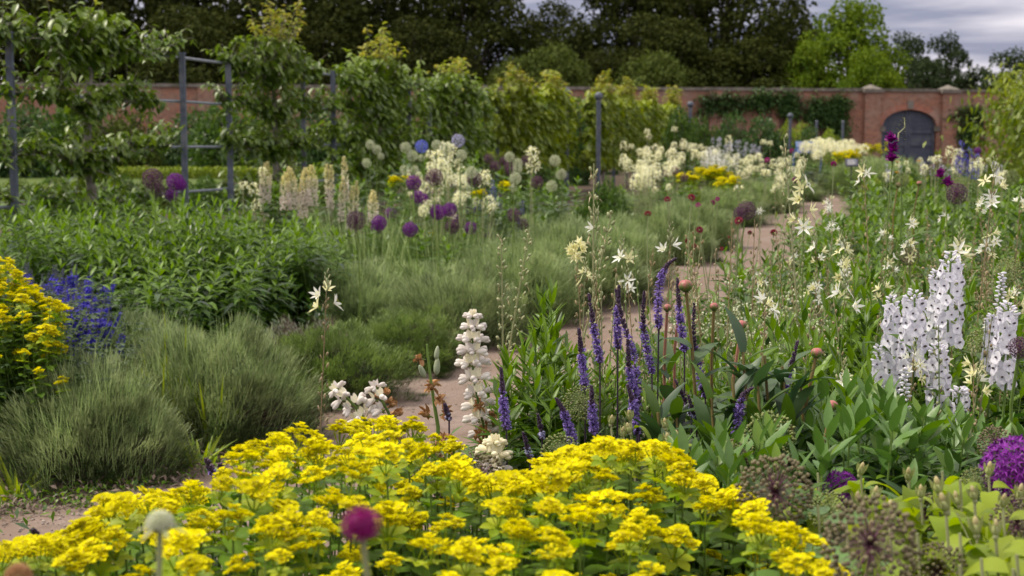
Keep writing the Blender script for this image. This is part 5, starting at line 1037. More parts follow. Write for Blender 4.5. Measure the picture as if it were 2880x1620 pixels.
# ================================================================== purple spikes in front
PV = 'purple spikes in the front border'
def vspike(pts, D, lab, n=165, rad=.0105, tipL=.46, mats=('ver_purple', 'ver_dark'), k=4, pet=.0068):
    P3 = np.array([at(x, y, D) for x, y in pts]); P3[:, 1] += np.linspace(0, .03, len(P3)); t = np.linspace(0, 1, len(P3)); tt = np.linspace(0, 1, 22); c = np.stack([np.interp(tt, t, P3[:, i]) for i in range(3)], 1)
    ker = np.ones(5)/5; c2 = np.stack([np.convolve(np.pad(c[:, i], 2, mode='edge'), ker, 'valid') for i in range(3)], 1)[::-1]   # from foot to tip
    foot = np.array([c2[0, 0]+(c2[0, 0]-c2[10, 0])*.6, c2[0, 1]+U(-.04, .04), 0]); base = foot
    o = thing('purple_veronica', base, 'flower', lab, PV, auto=False); full = np.concatenate([np.linspace(foot, c2[0], 8)[:-1], c2])-base
    b = MB(); tube(b, full, np.linspace(.0028, .001, len(full)), 'ver_dark', 5); zz = rng.randint(1, 7, 12); leaves(b, full[zz]+(full[zz+1]-full[zz])*U(0, 1, (12, 1)), np.stack([U(-1, 1, 12), U(-1, 1, 12), U(.3, 1, 12)], 1), .06, .007, 'glaucous', rows=3, curl=.25); ob('stem', b.mesh('stem'), o)
    ob('flower_spike', ver_spike(c2-base, 1, mats, n, rad, tipL, pet, k).mesh('flower_spike'), o)
VS = [([(1903,727),(1890,736),(1870,755),(1858,790),(1852,860),(1856,945)],3.9,'curled tip purple spike, tallest of the group'),
 ([(1742,797),(1738,880),(1740,990)],3.85,'thick purple spike with double tip left of the middle'),([(1730,806),(1750,900),(1785,1000),(1800,1140)],3.8,'long purple spike leaning down right behind the thick one'),
 ([(1655,822),(1672,930),(1690,1030)],3.85,'purple spike left of the thick spike, bee height'),([(1627,920),(1636,1000),(1648,1110)],3.7,'dark tipped purple spike, lower left of the tall ones'),
 ([(1813,812),(1808,900),(1818,975),(1838,1060)],3.9,'slim purple spike between the thick and the curled one'),([(1905,778),(1912,880),(1930,1000)],3.85,'purple spike just left of the big peony bud'),
 ([(1953,845),(1950,950),(1966,1040),(1990,1130)],3.75,'purple spike under the big peony bud, bending right'),([(1765,950),(1770,1050),(1800,1150)],3.7,'dark purple spike in the low middle of the group'),
 ([(1409,1030),(1414,1120),(1425,1220)],3.6,'lone purple spike beside the tall white lupin'),([(1562,1118),(1590,1170),(1617,1260)],3.5,'leaning purple spike low at the left'),
 ([(1663,1080),(1667,1150),(1672,1230)],3.6,'low purple spike above the rose buds, left'),([(1764,1080),(1782,1140),(1795,1230)],3.6,'low purple spike above the rose buds, right'),
 ([(2120,1090),(2092,1110),(2080,1170),(2075,1265)],3.4,'hooked purple spike beside the green seed globe'),([(2245,955),(2228,1030),(2212,1080),(2210,1180)],3.6,'purple spike behind the green seed globe, leaning right')]
for pts, D, lab in VS: vspike(pts, D, lab)
for pts, D, lab in [([(1512,1164),(1520,1200),(1526,1245)],3.5,'thin pinkish faded spike at the left of the group'),([(1470,1215),(1480,1250),(1492,1300)],3.5,'thin faded spike right of the tall lupin foot'),([(1935,1110),(1950,1160),(1965,1190)],3.6,'short faded spike near the peony leaves'),([(1250,1135),(1255,1160),(1262,1190)],3.4,'tiny dark spike left of the tall white lupin'),([(1895,1060),(1925,1120),(1950,1180)],3.65,'small side spike right of the rose buds'),([(1200,1000),(1200,1010),(1203,1030)],3.6,'tiny dark bud spike beside the dry lupin')][:5]:
    vspike(pts, D, lab, n=60, rad=.007, tipL=.7, mats=('lilac', 'ver_dark'), k=3, pet=.005)
vspike([(578,1290),(582,1310),(590,1345)], 2.9, 'small dark spike standing before the path on the left', 40, .008, .8, ('ver_purple', 'ver_dark')); vspike([(618,1305),(618,1320),(620,1350)], 2.9, 'second small dark spike standing before the path', 30, .008, .8)
vspike([(92,1490),(92,1510),(96,1540)], 2.6, 'small dark spike at the lower left edge of the path', 40, .008, .9); vspike([(195,1490),(198,1505),(200,1530)], 2.6, 'short dark spike behind the golden spurge corner', 40, .008, .9)
# leafy upright stems behind and beside them
for sx, sy, D in [(1525,835,4.1),(1583,845,4.15),(1470,970,4.0),(1500,940,4.25),(1545,930,3.95),(1440,1020,3.9),(1620,985,4.3),(1560,980,4.0),(1490,1010,3.9),(1650,1010,4.4),(1700,1000,4.4),(1420,1090,4.0),(1750,1000,4.5),(1460,1100,3.7),(1530,1060,3.8),(1600,1050,3.9),(1800,990,4.6),(1380,1180,3.8),(1650,1060,4.0),(1870,990,4.5)]:
    for j in range(2 if sx > 1560 else 1):
        p = at(sx+j*U(-45, 45), sy+j*U(30, 110), D+j*U(-.1, .2)); put_clump(pick(C_gold), p[0], p[1], p[2], 'goldenrod', 'plant', 'upright narrow leaved green stem', 'leafy stems beside the purple spikes', r=1.0)
for sx, sy, D in [(2050,900,4.7),(2100,960,4.3),(1990,930,4.6),(2250,900,4.4),(2330,900,4.3),(2420,870,4.4),(2300,960,4.0),(2200,960,4.3),(2390,960,4.1),(2460,900,4.3),(2640,860,4.6),(2560,780,5.0),(2600,810,4.8),(2740,820,4.6),(2440,760,5.0),(2500,770,5.0),(2340,830,4.8),(2690,950,4.4),(2760,930,4.3),(2730,980,4.2),(2780,1000,4.0)]:
    p = at(sx, sy, D); put_clump(pick(C_right), p[0], D, p[2], 'leafy_plant', 'plant', 'fresh green lance leaved plant', 'lance leaved plants around the delphiniums', r=.8)
# broad leaved clump
nb = 0
for _ in range(900):
    if nb >= 56: break
    D = U(2.75, 3.75); sx = U(2020, 2840); top = np.interp(sx, [2020, 2150, 2300, 2500, 2650, 2850], [1150, 1120, 1075, 1085, 1120, 1150])+(3.75-D)*95+U(-10, 60)
    p = at(sx, top, D)
    if p[2] < .55 or p[2] > 1.1: continue
    put_clump(pick(C_broad), p[0], D, p[2], 'broad_leaved_plant', 'plant', 'grey green broad leaved stem', 'broad leaved clump in the right foreground', r=1.0); nb += 1
# ================================================================== peonies
def bigleaf(mat, L, W): b = MB(); leaves(b, [(0, 0, 0)], (1, 0, .35), L, W, mat, rows=10, curl=.35, fold=.13, shape='lance', upv=(0, 0, 1)); return b.mesh('leaf')
BL = [bigleaf('peony_leaf', .15, .038), bigleaf('peony_leaf', .14, .045), bigleaf('mid_leaf', .15, .034)]
b = MB()
for k in range(6):
    a = k*2*PI/6+.2*k; blobs(b, [(.14*math.cos(a), .14*math.sin(a), -.05+.03*(k % 2))], (.3*math.cos(a), .3*math.sin(a), 1), .90-.03*(k % 3), .86, 'peony_bud', 16, 12, tint=.0)
    Vb = b.V[-1]; Fm = []
    for f_, m_, t_ in b.F[-2:]:
        ce = Vb[f_-(b.n-len(Vb))].mean(1); ph_ = np.arctan2(ce[:, 1], ce[:, 0]); Fm.append((f_, m_, np.clip(.38+.85*ce[:, 2]+.35*np.sin(3*ph_+k*2)+U(-.1, .1, len(ce)), 0, 1)))
    b.F[-2:] = Fm
for k in range(4): a = k*PI/2+.4; leaves(b, [(0, 0, -.98)], (math.cos(a), math.sin(a), .1), 1.3, .4, 'peony_green', rows=4, curl=.25, upv=(0, 0, 1))
PB = b.mesh('bud')
for sx, sy, r, D, st, lab in [(1928,803,23,3.7,'peony_stem','big pink green peony bud on a thick brown stem'),(2008,862,15,3.8,'peony_stem','second peony bud, small, on a dark stem'),(2086,913,17,3.7,'red_stem','third peony bud, dusky pink, on a reddish stem'),(2297,992,19,3.5,'peony_stem','lone peony bud in the middle of the right bed'),(1877,865,14,4.0,'red_stem','small peony bud half hidden behind the curled purple spike'),(2341,1140,19,3.2,'peony_stem','pale and crimson peony bud low in the broad leaves'),(1913,842,9,4.1,'red_stem','tiny peony bud behind the big one'),(2526,520,9,9.0,'peony_stem','far small pink peony bud below the gate'),(2585,516,9,9.0,'peony_stem','far small yellowish peony bud below the gate')]:
    rr = r*D/4000.*.88; top = at(sx, sy, D); foot = (top[0]+(.14 if sx == 1928 else U(-.05, .05)), D+.05); o, h = rooted('peony', 'flower', lab, sx, sy, D, None, foot=foot, auto=False)
    ob('stem', stem_mesh(st, .0055, .0045, seed=2), o, sc=(1, 1, h)); ob('bud', PB, o, (0, 0, h), rotz(U(0, 6)), (rr, rr, rr*.95))
    if D < 5:
        for k in range(7): a = k*2.4+U(-.4, .4); ob('leaf', pick(BL), o, (0, 0, h*U(.45, .86)), (0, U(-.9, .1), a), U(.75, 1.1))
for sx, sy, D in [(2090,990,3.6),(2150,1000,3.65),(2060,1060,3.5),(2130,1070,3.45),(2200,1030,3.6),(2250,1060,3.5),(1900,1140,3.6),(1850,1160,3.6),(2000,1120,3.5),(2220,1110,3.4)]:
    p = at(sx, sy, D); o = thing('peony_foliage', (p[0], D, 0), 'plant', 'dark glossy peony foliage', 'peony foliage by the buds', spot=(sx, sy)); ob('stem', stem_mesh('peony_stem', .005, .004), o, sc=(1, 1, p[2]))
    for k in range(9): a = k*2.4+U(-.4, .4); ob('leaf', pick(BL), o, (0, 0, p[2]*U(.72, 1.0)), (0, U(-1.1, -.1), a), U(.8, 1.15))
# ================================================================== seed globes near
SG = 'allium seed globes in front'
for sx, sy, d, k, D, lab in [(2163,1232,148,'g',3.25,'round green allium seed globe in focus right of the purple spikes'),(2180,1385,215,'s',2.35,'blurred purple brown seed globe behind the golden spurge'),(2450,1530,270,'s',1.85,'largest dark brown seed globe at the lower right'),(2640,1610,170,'s',2.0,'brown seed globe cut off at the bottom edge'),(1632,1135,100,'g',3.7,'lacy green umbel behind the leaning purple spike'),(1575,1275,110,'g',3.3,'dark centred green seed globe right of the lupin foot'),(1350,1345,150,'s',3.1,'brownish seed globe at the foot of the tall white lupin'),(1200,1350,160,'s',3.0,'brownish seed globe behind the golden spurge, left of the lupin'),(2050,1290,110,'s',3.0,'low purple green seed globe right of the rose buds'),(2335,1440,120,'g',2.5,'green seed globe between the two large brown ones'),(2800,1248,100,'s',3.0,'brown green seed globe above the purple one'),(2745,1360,90,'g',2.6,'small green seed globe behind the lime leaves'),(2860,1470,150,'s',2.3,'brown seed globe at the right edge'),(2836,760,70,'g',5.0,'green lacy globe at the right of the tallest delphinium'),(2760,965,80,'g',4.3,'loose green globe left of the right edge delphinium'),(2600,1440,110,'s',2.6,'brown seed globe behind the lime leaves'),(1720,1290,90,'s',3.1,'small brown seed globe below the rose buds'),(2560,720,46,'s',6.5,'dark red brown globe above the delphinium pair'),(2535,505,34,'g',8,'far greenish globe in the border'),(2845,500,36,'g',8,'pale green globe at the far right of the border'),(2700,520,36,'g',9,'pale green globe below the blue delphiniums'),(1980,560,40,'d',8,'bare')][:-1]:
    allium(sx, sy, d, k, .12, lab, SG, D=D, auto=False, heads=[GLBIG[0]] if k == 's' else [GLBIG[1]], lean=.04)
GP = [globe(260, 'p')]
for sx, sy, d, D, lab in [(2862,1325,190,2.6,'large vivid purple allium globe cut by the right edge'),(2360,1385,120,2.9,'low purple allium globe behind the lime buds'),(2868,978,52,3.6,'dark maroon shaggy flower at the right edge'),(2690,545,50,8,'hazy dusky purple globe in the right border'),(2100,592,44,8,'hazy dusky globe at the end of the path'),(2080,600,30,9,'small dusky globe at the end of the path')]:
    allium(sx, sy, d, 'p', .12, lab, None, D=D, auto=False, heads=GP if d > 100 else GL['d'])
# ================================================================== white lupins (focus)
def pea(m1, m2):
    b = MB(); blobs(b, [(.0012, .006, .001), (-.0012, .009, -.002)], [(0, 1, .1), (0, 1, -.35)], [.0112, .0095], [.0052, .0046], m1, 8, 6, taper=.12)
    leaves(b, [(-.0015, -.001, .002), (.0015, -.001, .002)], [(-.25, .2, 1), (.25, .2, 1)], .0145, .0092, m2, rows=4, curl=-.12, fold=.3, shape='oval', upv=(0, -1, 0)); tube(b, [(0, -.011, -.004), (0, -.004, -.001)], [.0009, .0011], 'stem_green', 4); return b.mesh('floret')
PEA = [pea('lupin_white', 'lupin_white'), pea('lupin_white', 'lupin_cream'), pea('lupin_white', 'lupin_cream')]; PEAC = [pea('lupin_cream', 'lupin_cream')]
def husk():
    b = MB(); n = 7; leaves(b, U(-.002, .002, (n, 3)), U(-1, 1, (n, 3))*[1, .6, 1]+[0, .5, 0], U(.010, .016, n), U(.007, .010, n), 'lupin_brown', rows=3, curl=U(-.3, .3, n), fold=.45, shape='oval'); blobs(b, [(0, .002, 0)], (0, 1, 0), .006, .0045, 'lupin_brown', 6, 5); tube(b, [(0, -.010, -.002), (0, 0, 0)], .001, 'stem_green', 4); return b.mesh('withered_floret')
HUSK = [husk() for _ in range(3)]; b = MB(); blobs(b, [(0, .004, .004)], (0, .5, 1), .012, .0045, 'lupin_pod', 7, 6, taper=-.2); POD = b.mesh('seed_pod')
def lupin(pts, D, lab, L, whorl, rowgap, kinds, group=None, foot=None, sz=1., stemr=.0042, Dtop=None):
    P3 = np.array([at(x, y, D if Dtop is None else D+(Dtop-D)*(1-i/(len(pts)-1))) for i, (x, y) in enumerate(pts)]); t = np.linspace(0, 1, len(P3)); tt = np.linspace(0, 1, 30); c = np.stack([np.interp(tt, t, P3[:, i]) for i in range(3)], 1)
    foot = np.array([c[-1, 0], c[-1, 1], 0]) if foot is None else np.array([*foot, 0.]); o = thing('white_lupin', foot, 'flower', lab, group, auto=False)
    full = np.concatenate([c, np.linspace(c[-1], foot, 8)[1:]])-foot; b = MB(); tube(b, full, np.linspace(stemr*.55, stemr*1.3, len(full)), 'stem_green', 8)
    m = 9; z = full[np.linspace(18, len(full)-3, m).astype(int)]
    for q in z:
        if q[2] < .75:
            a0 = U(0, 6); p0 = q+np.array([math.cos(a0), math.sin(a0), .4])*.07; tube(b, [q, p0], .0015, 'stem_green', 4); a = np.arange(8)*2*PI/8; leaves(b, p0+np.zeros((8, 3)), np.stack([np.cos(a), np.sin(a), np.full(8, .3)], 1), .055, .013, 'mid_leaf', rows=3, shape='obov', upv=(0, 0, 1))
    ob('stem', b.mesh('stem'), o); seg = np.linalg.norm(np.diff(c, axis=0), axis=1); cum = np.concatenate([[0], np.cumsum(seg)]); s = .004; row = 0
    while s < L:
        p = np.array([np.interp(s, cum, c[:, i]) for i in range(3)])-foot; ax = nrm(np.array([np.interp(max(s-.01, 0), cum, c[:, i])-np.interp(s+.01, cum, c[:, i]) for i in range(3)])); X = nrm(np.cross(ax, [.1, 1, .2])); Y = np.cross(ax, X); f = s/L
        for k in range(whorl):
            if rng.rand() < .03 or kinds(f) == 'n': continue
            a = k*2*PI/whorl+row*.55+U(-.15, .15); q = X*math.cos(a)+Y*math.sin(a); rr = np.interp(f, [0, .12, 1], [.005, .016, .020])*(sz*.5+.5)
            kd = kinds(f); me = pick(PEA if kd == 'w' else PEAC if kd == 'c' else HUSK if kd == 'h' else [POD]); yy = Vector(q+ax*U(0, .35)).normalized(); zz = Vector(ax)-yy*Vector(ax).dot(yy); zz.normalize(); xx = yy.cross(zz); R = Matrix((xx, yy, zz)).transposed()
            ob(me.name.split('.')[0], me, o, p+q*rr*1.05, R.to_euler(), sz*np.interp(f, [0, .1, .3], [.75, .95, 1.1])*U(.9, 1.08))
        s += rowgap*U(.85, 1.15)*np.interp(f, [0, .2, 1], [.75, 1, 1]); row += 1
    return o
D_ = 3.75
lupin([(1330,885),(1331,930),(1328,1000),(1333,1070),(1345,1130),(1358,1190),(1375,1250),(1392,1320)], D_, 'tall white lupin spire at the centre, in sharp focus, browning at its foot', .40, 6, .036, lambda f: 'w' if rng.rand() > max(0, f-.55)*2.6 else 'h', sz=1.45)
lupin([(1392,1240),(1390,1270),(1385,1310),(1380,1360)], 3.55, 'short cream topped lupin at the foot of the tall white lupin', .12, 6, .036, lambda f: 'c' if f < .45 else 'w', sz=1.6)
lupin([(945,1092),(970,1112),(1000,1145),(1040,1200)], 3.6, 'nodding white lupin tip, left of the pair by the path', .10, 4, .032, lambda f: 'w', sz=1.35, foot=(at(1100,1200,3.6)[0], 3.6))
lupin([(1055,1085),(1068,1115),(1090,1155),(1110,1200)], 3.6, 'nodding white lupin tip, right of the pair by the path', .11, 4, .032, lambda f: 'w' if rng.rand() > .2+f*.3 else 'h', sz=1.4, foot=(at(1150,1200,3.6)[0], 3.6))
lupin([(1095,1195),(1105,1225),(1120,1260),(1130,1300)], 3.4, 'white lupin showing between the golden spurge heads', .12, 4, .032, lambda f: 'w' if rng.rand() > .3 else 'h', sz=1.6)
lupin([(1255,1225),(1250,1260),(1255,1300),(1262,1330)], 3.4, 'withered brown lupin left of the tall lupin foot', .11, 4, .024, lambda f: 'h' if rng.rand() > .2 else 'w', sz=1.1)
lupin([(1201,968),(1203,1000),(1208,1040),(1214,1085),(1222,1140),(1232,1200)], 3.7, 'dry lupin stalk with brown husks left of the tall white lupin', .20, 2, .040, lambda f: 'n' if f < .08 else ('h' if rng.rand() > .25 else 'p'), sz=1.7, stemr=.0048)
# ================================================================== rose buds and lime leaves
def rosebud():
    b = MB(); blobs(b, [(0, 0, .004)], (0, 0, 1), .008, .0062, 'rose_bud', 8, 6, taper=-.1); blobs(b, [(0, 0, .013)], (0, 0, 1), .007, .004, 'rose_tip', 7, 5, taper=-.3); blobs(b, [(0, 0, -.005)], (0, 0, 1), .005, .0042, 'stem_pale', 7, 5); a = np.arange(5)*2*PI/5; leaves(b, np.stack([.005*np.cos(a), .005*np.sin(a), 0*a], 1), np.stack([np.cos(a)*.25, np.sin(a)*.25, np.ones(5)], 1), U(.016, .022, 5), .0055, 'rose_bud', rows=4, curl=-.05, shape='lance'); return b.mesh('bud')
RB = rosebud(); ll = MB(); leaves(ll, [(0, 0, 0)], (1, 0, .5), .085, .04, 'lime_leaf', rows=8, curl=.95, fold=.12, shape='oval', upv=(0, 0, 1)); LLf = ll.mesh('leaf'); ll = MB(); leaves(ll, [(0, 0, 0)], (1, 0, .9), .075, .036, 'lime_leaf', rows=8, curl=1.3, fold=.18, shape='oval', upv=(0, 0, 1)); LL2 = ll.mesh('leaf'); ll = MB(); leaves(ll, [(0, 0, 0)], (1, 0, .2), .075, .045, 'glaucous', rows=8, curl=.3, fold=.1, shape='oval', upv=(0, 0, 1)); LL3 = ll.mesh('leaf')
def rose(sx, sy, D, nb, nl, lab, lf=(LLf, LL2), sz=1.15, auto=False):
    p = at(sx, sy, D); o = thing('rose_bush', (p[0], D, 0), 'rose', lab, 'rose stems in the right foreground', spot=(sx, sy), auto=auto); h = p[2]; ob('stem', stem_mesh('stem_pale', .0035, .0025), o, sc=(1, 1, h))
    for k in range(nb): a = k*2.4+U(-.3, .3); z = h-U(0, .05)*(k > 0); rr = .028 if k else 0; ob('bud', RB, o, (rr*math.cos(a), rr*math.sin(a), z), (U(-.3, .3), U(-.3, .3), a), sz*U(.85, 1.15)); 
    b = MB()
    for k in range(1, nb): a = k*2.4; tube(b, [(0, 0, h-.08), (.028*math.cos(a), .028*math.sin(a), h-.03)], .0012, 'stem_pale', 4)
    if nb > 1: ob('side_stems', b.mesh('side_stems'), o)
    for k in range(nl): a = k*2.4+U(-.5, .5); ob('leaf', pick(lf), o, (.01*math.cos(a), .01*math.sin(a), h-.02-U(0, .20)), (U(-.25, .25), U(-.3, .2), a), sz*U(.7, 1.15))
for sx, sy, D, nb, nl, lab in [(1772,1178,3.3,3,2,'tallest rose bud cluster with a pinkish tip over the golden spurge'),(1718,1190,3.3,1,2,'single rose bud left of the tallest bud cluster'),(1872,1200,3.3,1,3,'single rose bud right of the tallest bud cluster'),(1900,1290,3.0,2,5,'rose stem with lime leaves right of the raised spurge'),(1905,1240,3.1,2,2,'two rose buds below the single right one'),(2050,1270,2.9,4,5,'rose buds before the green seed globe'),(2085,1310,2.7,0,8,'curling lime leaves before the green seed globe')]: rose(sx, sy, D, nb, nl, lab)
for sx, sy, D in [(2460,1400,2.3),(2555,1345,2.6),(2650,1325,2.6),(2700,1350,2.4),(2780,1330,2.5),(2590,1395,2.3),(2500,1450,2.1),(2660,1430,2.1),(2740,1400,2.2),(2820,1420,2.2),(2300,1330,2.8),(2700,1500,2.0),(2580,1500,2.0),(2800,1500,2.0),(2640,1380,2.3),(2860,1560,1.9),(2420,1330,2.7),(2740,1330,2.6),(2870,1400,2.4)]: rose(sx, sy, D, rng.randint(0, 3), 14, 'lime leaved rose stem', auto=True)
for sx, sy, D in [(2300,1420,2.3),(2250,1500,2.1),(2380,1470,2.2),(2210,1330,2.8),(1960,1390,2.7),(2000,1330,2.9),(2760,1570,1.9),(2550,1590,1.85),(2350,1570,1.9),(2700,1590,1.8),(2850,1600,1.8),(2450,1620,1.8)]: rose(sx, sy, D, 0, 11, 'rounded grey green leaves', lf=(LL3, LL3, LLf), auto=True)
# ================================================================== blurred heads in front
o, h = rooted('pincushion_flower', 'flower', 'out of focus magenta pincushion head on a pale stem in the foreground', 1016, 1475, 1.22, None, auto=False, lean=.02); ob('stem', stem_mesh('stem_pale', .0032, .003), o, sc=(1, 1, h)); q = MB(); blobs(q, [(0, 0, 0)], (0, 0, 1), .72, .72, 'magenta', 12, 10, tint=.2); f_ = fib(330, -.8, 1); leaves(q, f_*.5, f_, .55, .10, 'magenta', rows=2, flat=True, shape='obov', curl=.05); blobs(q, f_*U(.9, 1.12, (330, 1)), f_, .09, .045, 'magenta', 5, 4); ob('flower_head', q.mesh('flower_head'), o, (0, 0, h), sc=(.0165, .0165, .0145))
o, h = rooted('pincushion_flower', 'flower', 'out of focus pale green pincushion head with drooping bracts in the foreground', 450, 1475, 1.3, None, auto=False, lean=.02); ob('stem', stem_mesh('stem_pale', .003, .003), o, sc=(1, 1, h)); q = MB(); f_ = fib(150, -.2, 1); blobs(q, f_*.8, f_, .16, .10, 'allium_white', 5, 4); blobs(q, [(0, 0, .1)], (0, 0, 1), .7, .8, 'rose_bud', 8, 6); a = np.arange(7)*2*PI/7; leaves(q, np.zeros((7, 3)), np.stack([np.cos(a), np.sin(a), np.full(7, -.1)], 1), 1.9, .5, 'stem_pale', rows=3, curl=.2, shape='lance', upv=(0, 0, 1)); ob('flower_head', q.mesh('flower_head'), o, (0, 0, h), sc=.0145)
o, h = rooted('pincushion_flower', 'flower', 'blurred brown pincushion head cut off at the bottom left corner', 52, 1622, 1.3, None, auto=False, lean=.02); ob('stem', stem_mesh('stem_pale', .003, .003), o, sc=(1, 1, h)); q = MB(); blobs(q, f_*.8, f_, .16, .10, 'lupin_brown', 5, 4); ob('flower_head', q.mesh('flower_head'), o, (0, 0, h), sc=.014)
for i_, (sx, sy, D) in enumerate([(20,478,26),(120,482,27),(220,476,28),(330,480,27),(440,478,29),(560,480,28),(660,474,30),(760,470,29),(860,465,31),(960,462,32),(1060,458,33),(1500,450,34),(1420,452,33),(1330,455,31)]): put_bush(B_mid if i_ % 2 else B_soft, sx, sy, 190, D, 'currant_bush', 'bush', 'low green bush behind the trellis', 'low bushes behind the trellis', auto=True)
# ================================================================== grassy tufts, low leaves
def tuft(n, L, W, mat, R=.12, spread=.45):
    b = MB(); a = U(0, 2*PI, n); r = R*np.sqrt(rng.rand(n)); P = np.stack([r*np.cos(a), r*np.sin(a), 0*a], 1); leaves(b, P, np.stack([np.cos(a)*spread*U(.2, 1, n), np.sin(a)*spread*U(.2, 1, n), np.ones(n)], 1), U(.6, 1.05, n)*L, W, mat, rows=5, curl=U(.05, .4, n), fold=.2, shape='blade'); return b.mesh('blades')
TU = [tuft(26, 1, .018, 'lime_leaf', .08, .3), tuft(34, 1, .014, 'bright_leaf', .12, .35)]; TF = [tuft(130, 1, .010, 'lav_stem', .25, .35), tuft(130, 1, .009, 'stem_green', .25, .3)]
for sx, sy, D, lab in [(500,850,7.3,'bright grassy tuft standing behind the front lavender'),(440,960,7.0,'second bright grassy tuft at the front lavender'),(600,1010,7.0,'short lime blades between the two front lavenders'),(30,1180,6.6,'grassy tuft at the left edge below the spurge'),(40,1290,6.0,'low grassy tuft at the left edge on the path side'),(560,1200,6.6,'thin grass blades at the foot of the second lavender')]:
    p = at(sx, sy, D); o = thing('grass_tuft', (p[0], D, 0), 'plant', lab, auto=False); ob('blades', TU[0], o, sc=(1, 1, p[2]))  # tufts of grass blades
def ft(x, y):
    D = U(12.2, 15); p = at(x, y, D); o = thing('tall_grass', (p[0], D, 0), 'plant', 'fine upright green blades', 'fine grassy plants in the middle bed', rot=rotz(U(0, 6)), spot=(x, y)); ob('blades', pick(TF), o, sc=(1.1, 1.1, p[2]))  # tall fine blades of grass
scatter(44, [(960,480),(1120,500),(1450,560),(1420,660),(1250,720),(1000,680),(940,600)], ft)
scatter(10, [(1450,600),(1620,560),(1640,640),(1480,660)], ft)
for _ in range(34):
    D = U(13.2, 22); sx = U(-60, 1650); x = at(sx, 600, D)[0]
    if path_side(x, D) > -2.2 or x < xt(D)-.9: continue
    put_clump(pick(C_right+C_dark), x, D, U(.45, .8), 'border_plant', 'plant', 'low leafy plant', 'low leafy plants under the trellis', r=1.5)
for sx, sy, D, r in [(60,545,13.8,1.7),(160,540,14,1.7),(270,545,14,1.7),(360,540,14.4,1.7),(560,545,15,1.6),(450,552,14.6,1.4),(90,500,17,1.8),(300,505,17,1.8),(640,560,13.6,1.6),(1240,640,12.4,1.2),(1320,690,12.2,1.1),(1180,600,13.5,1.4),(1420,560,14.5,1.4),(1100,640,13,1.3),(1560,500,18,1.5),(1480,480,19,1.7),(1400,450,20,1.7),(1280,430,21,1.7),(1180,440,20,1.7),(1040,450,19,1.7),(900,470,18,1.7),(780,490,17,1.6),(1350,520,16.5,1.6),(1230,540,16,1.6),(1120,520,16,1.6),(980,520,15.5,1.5),(1500,540,16.5,1.5),(1790,500,22,1.7),(1850,500,22,1.7),(2130,470,30,2),(2200,470,31,2),(2060,440,34,2),(1960,440,34,2),(1880,430,33,2),(2260,450,36,2)]:
    p = at(sx, sy, D); put_clump(pick(C_right+C_dark), p[0], D, p[2], 'border_plant', 'plant', 'green leafy border plant', 'leafy plants in the middle bed', r=r)
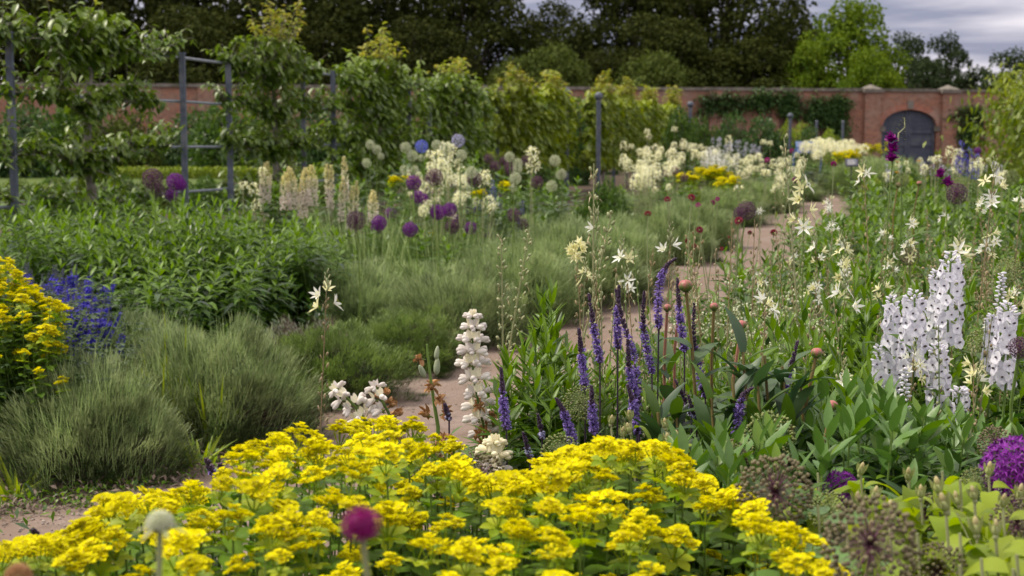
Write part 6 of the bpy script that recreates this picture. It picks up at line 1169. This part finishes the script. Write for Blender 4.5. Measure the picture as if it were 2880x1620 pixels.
# dark scalloped leaves under the left spurge
gl = MB(); 
for k in range(340):
    a = U(0, 2*PI); r = .55*math.sqrt(rng.rand()); z = .80*(1-(r/.75)**2)*U(.35, 1.0); c = np.array([r*math.cos(a), r*math.sin(a), z]); n = 7; aa = np.arange(n)*2*PI/9+U(0, 6); leaves(gl, c+np.zeros((n, 3)), np.stack([np.cos(aa), np.sin(aa), U(-.1, .15, n)], 1), .036, .026, 'dark_leaf', rows=3, curl=.2, shape='obov', upv=(0, 0, 1), tint=.3+.6*rng.rand())
for k in range(60): a = U(0, 6.28); tube(gl, [(.05*math.cos(a), .05*math.sin(a), 0), (.4*math.cos(a), .4*math.sin(a), .6*rng.rand()+.1)], .002, 'stem_green', 4)
glm = gl.mesh('foliage')
for sx, D, lab in [(20, 6.9, 'dark scalloped leaved plant at the left edge under the spurge'), (110, 6.75, 'dark scalloped leaved plant between the spurge and the nearest lavender'), (190, 7.5, 'dark leafy plant behind the nearest lavender')]:
    p = at(sx, 1000, D); o = thing('cranesbill', (p[0], D, 0), 'plant', lab, auto=False); ob('foliage', glm, o)
# countless low leaves and shoots between the plants
def ground_leaves(name, n, ok, lab, mats=('mid_leaf', 'dark_leaf', 'bright_leaf'), L=(.04, .10), hmax=.35):
    b = MB(); got = 0
    while got < n:
        m = 4000; P, keep = ok(m); P = P[keep]; k = len(P)
        if not k: continue
        P = np.concatenate([P, (rng.rand(k, 1)**1.6)*hmax], 1); l = U(L[0], L[1], k); leaves(b, P, nrm(U(-1, 1, (k, 3))+[0, 0, .6]), l, l*U(.25, .5, k), mats[rng.randint(len(mats))], rows=2, flat=True, curl=.3, shape='oval'); got += k
    structure(name, b.mesh(name), lab=lab, kind='stuff')
def side_many(P): d = (P[:, 0:1]-EXs)**2+(P[:, 1:2]-EYs)**2; i = np.argmin(d, 1); return (P[:, 0]-EXs[i])*perp[i, 0]+(P[:, 1]-EYs[i])*perp[i, 1]
def okR(m): D = 3.2+34*rng.rand(m)**1.6; P = np.stack([U(-.05, .42, m)*D, D], 1); return P, side_many(P) > 2.25+(.1*rng.rand(m))
def okL(m): D = U(6.5, 24, m); P = np.stack([U(-.42, .3, m)*D, D], 1); s = side_many(P); return P, (s < -.7) & (P[:, 0] > xt(D)-1.3)
ground_leaves('right_ground_cover', 60000, okR, 'low mixed leaves filling the right border between the plants')
ground_leaves('left_ground_cover', 42000, okL, 'low mixed leaves filling the left border under the plants')
def okF(m): P = np.stack([U(-1.3, 1.5, m), U(1.4, 3.3, m)], 1); return P, np.ones(m, bool)
ground_leaves('front_ground_cover', 16000, okF, 'dense low leaves beneath the golden spurge', mats=('euph_leaf', 'mid_leaf'), L=(.03, .06), hmax=.72)
def okE(m): i = rng.randint(0, 90, m); s = -np.abs(rng.normal(0, .25, m))+.12; return PL[i]+perp[i]*s[:, None]+U(-.1, .1, (m, 2)), np.ones(m, bool)
ground_leaves('path_edge_weeds', 5000, okE, 'small weeds and leaf litter along the path edge', mats=('mid_leaf', 'brown_twig', 'bright_leaf'), L=(.02, .05), hmax=.05)

finish_labels()
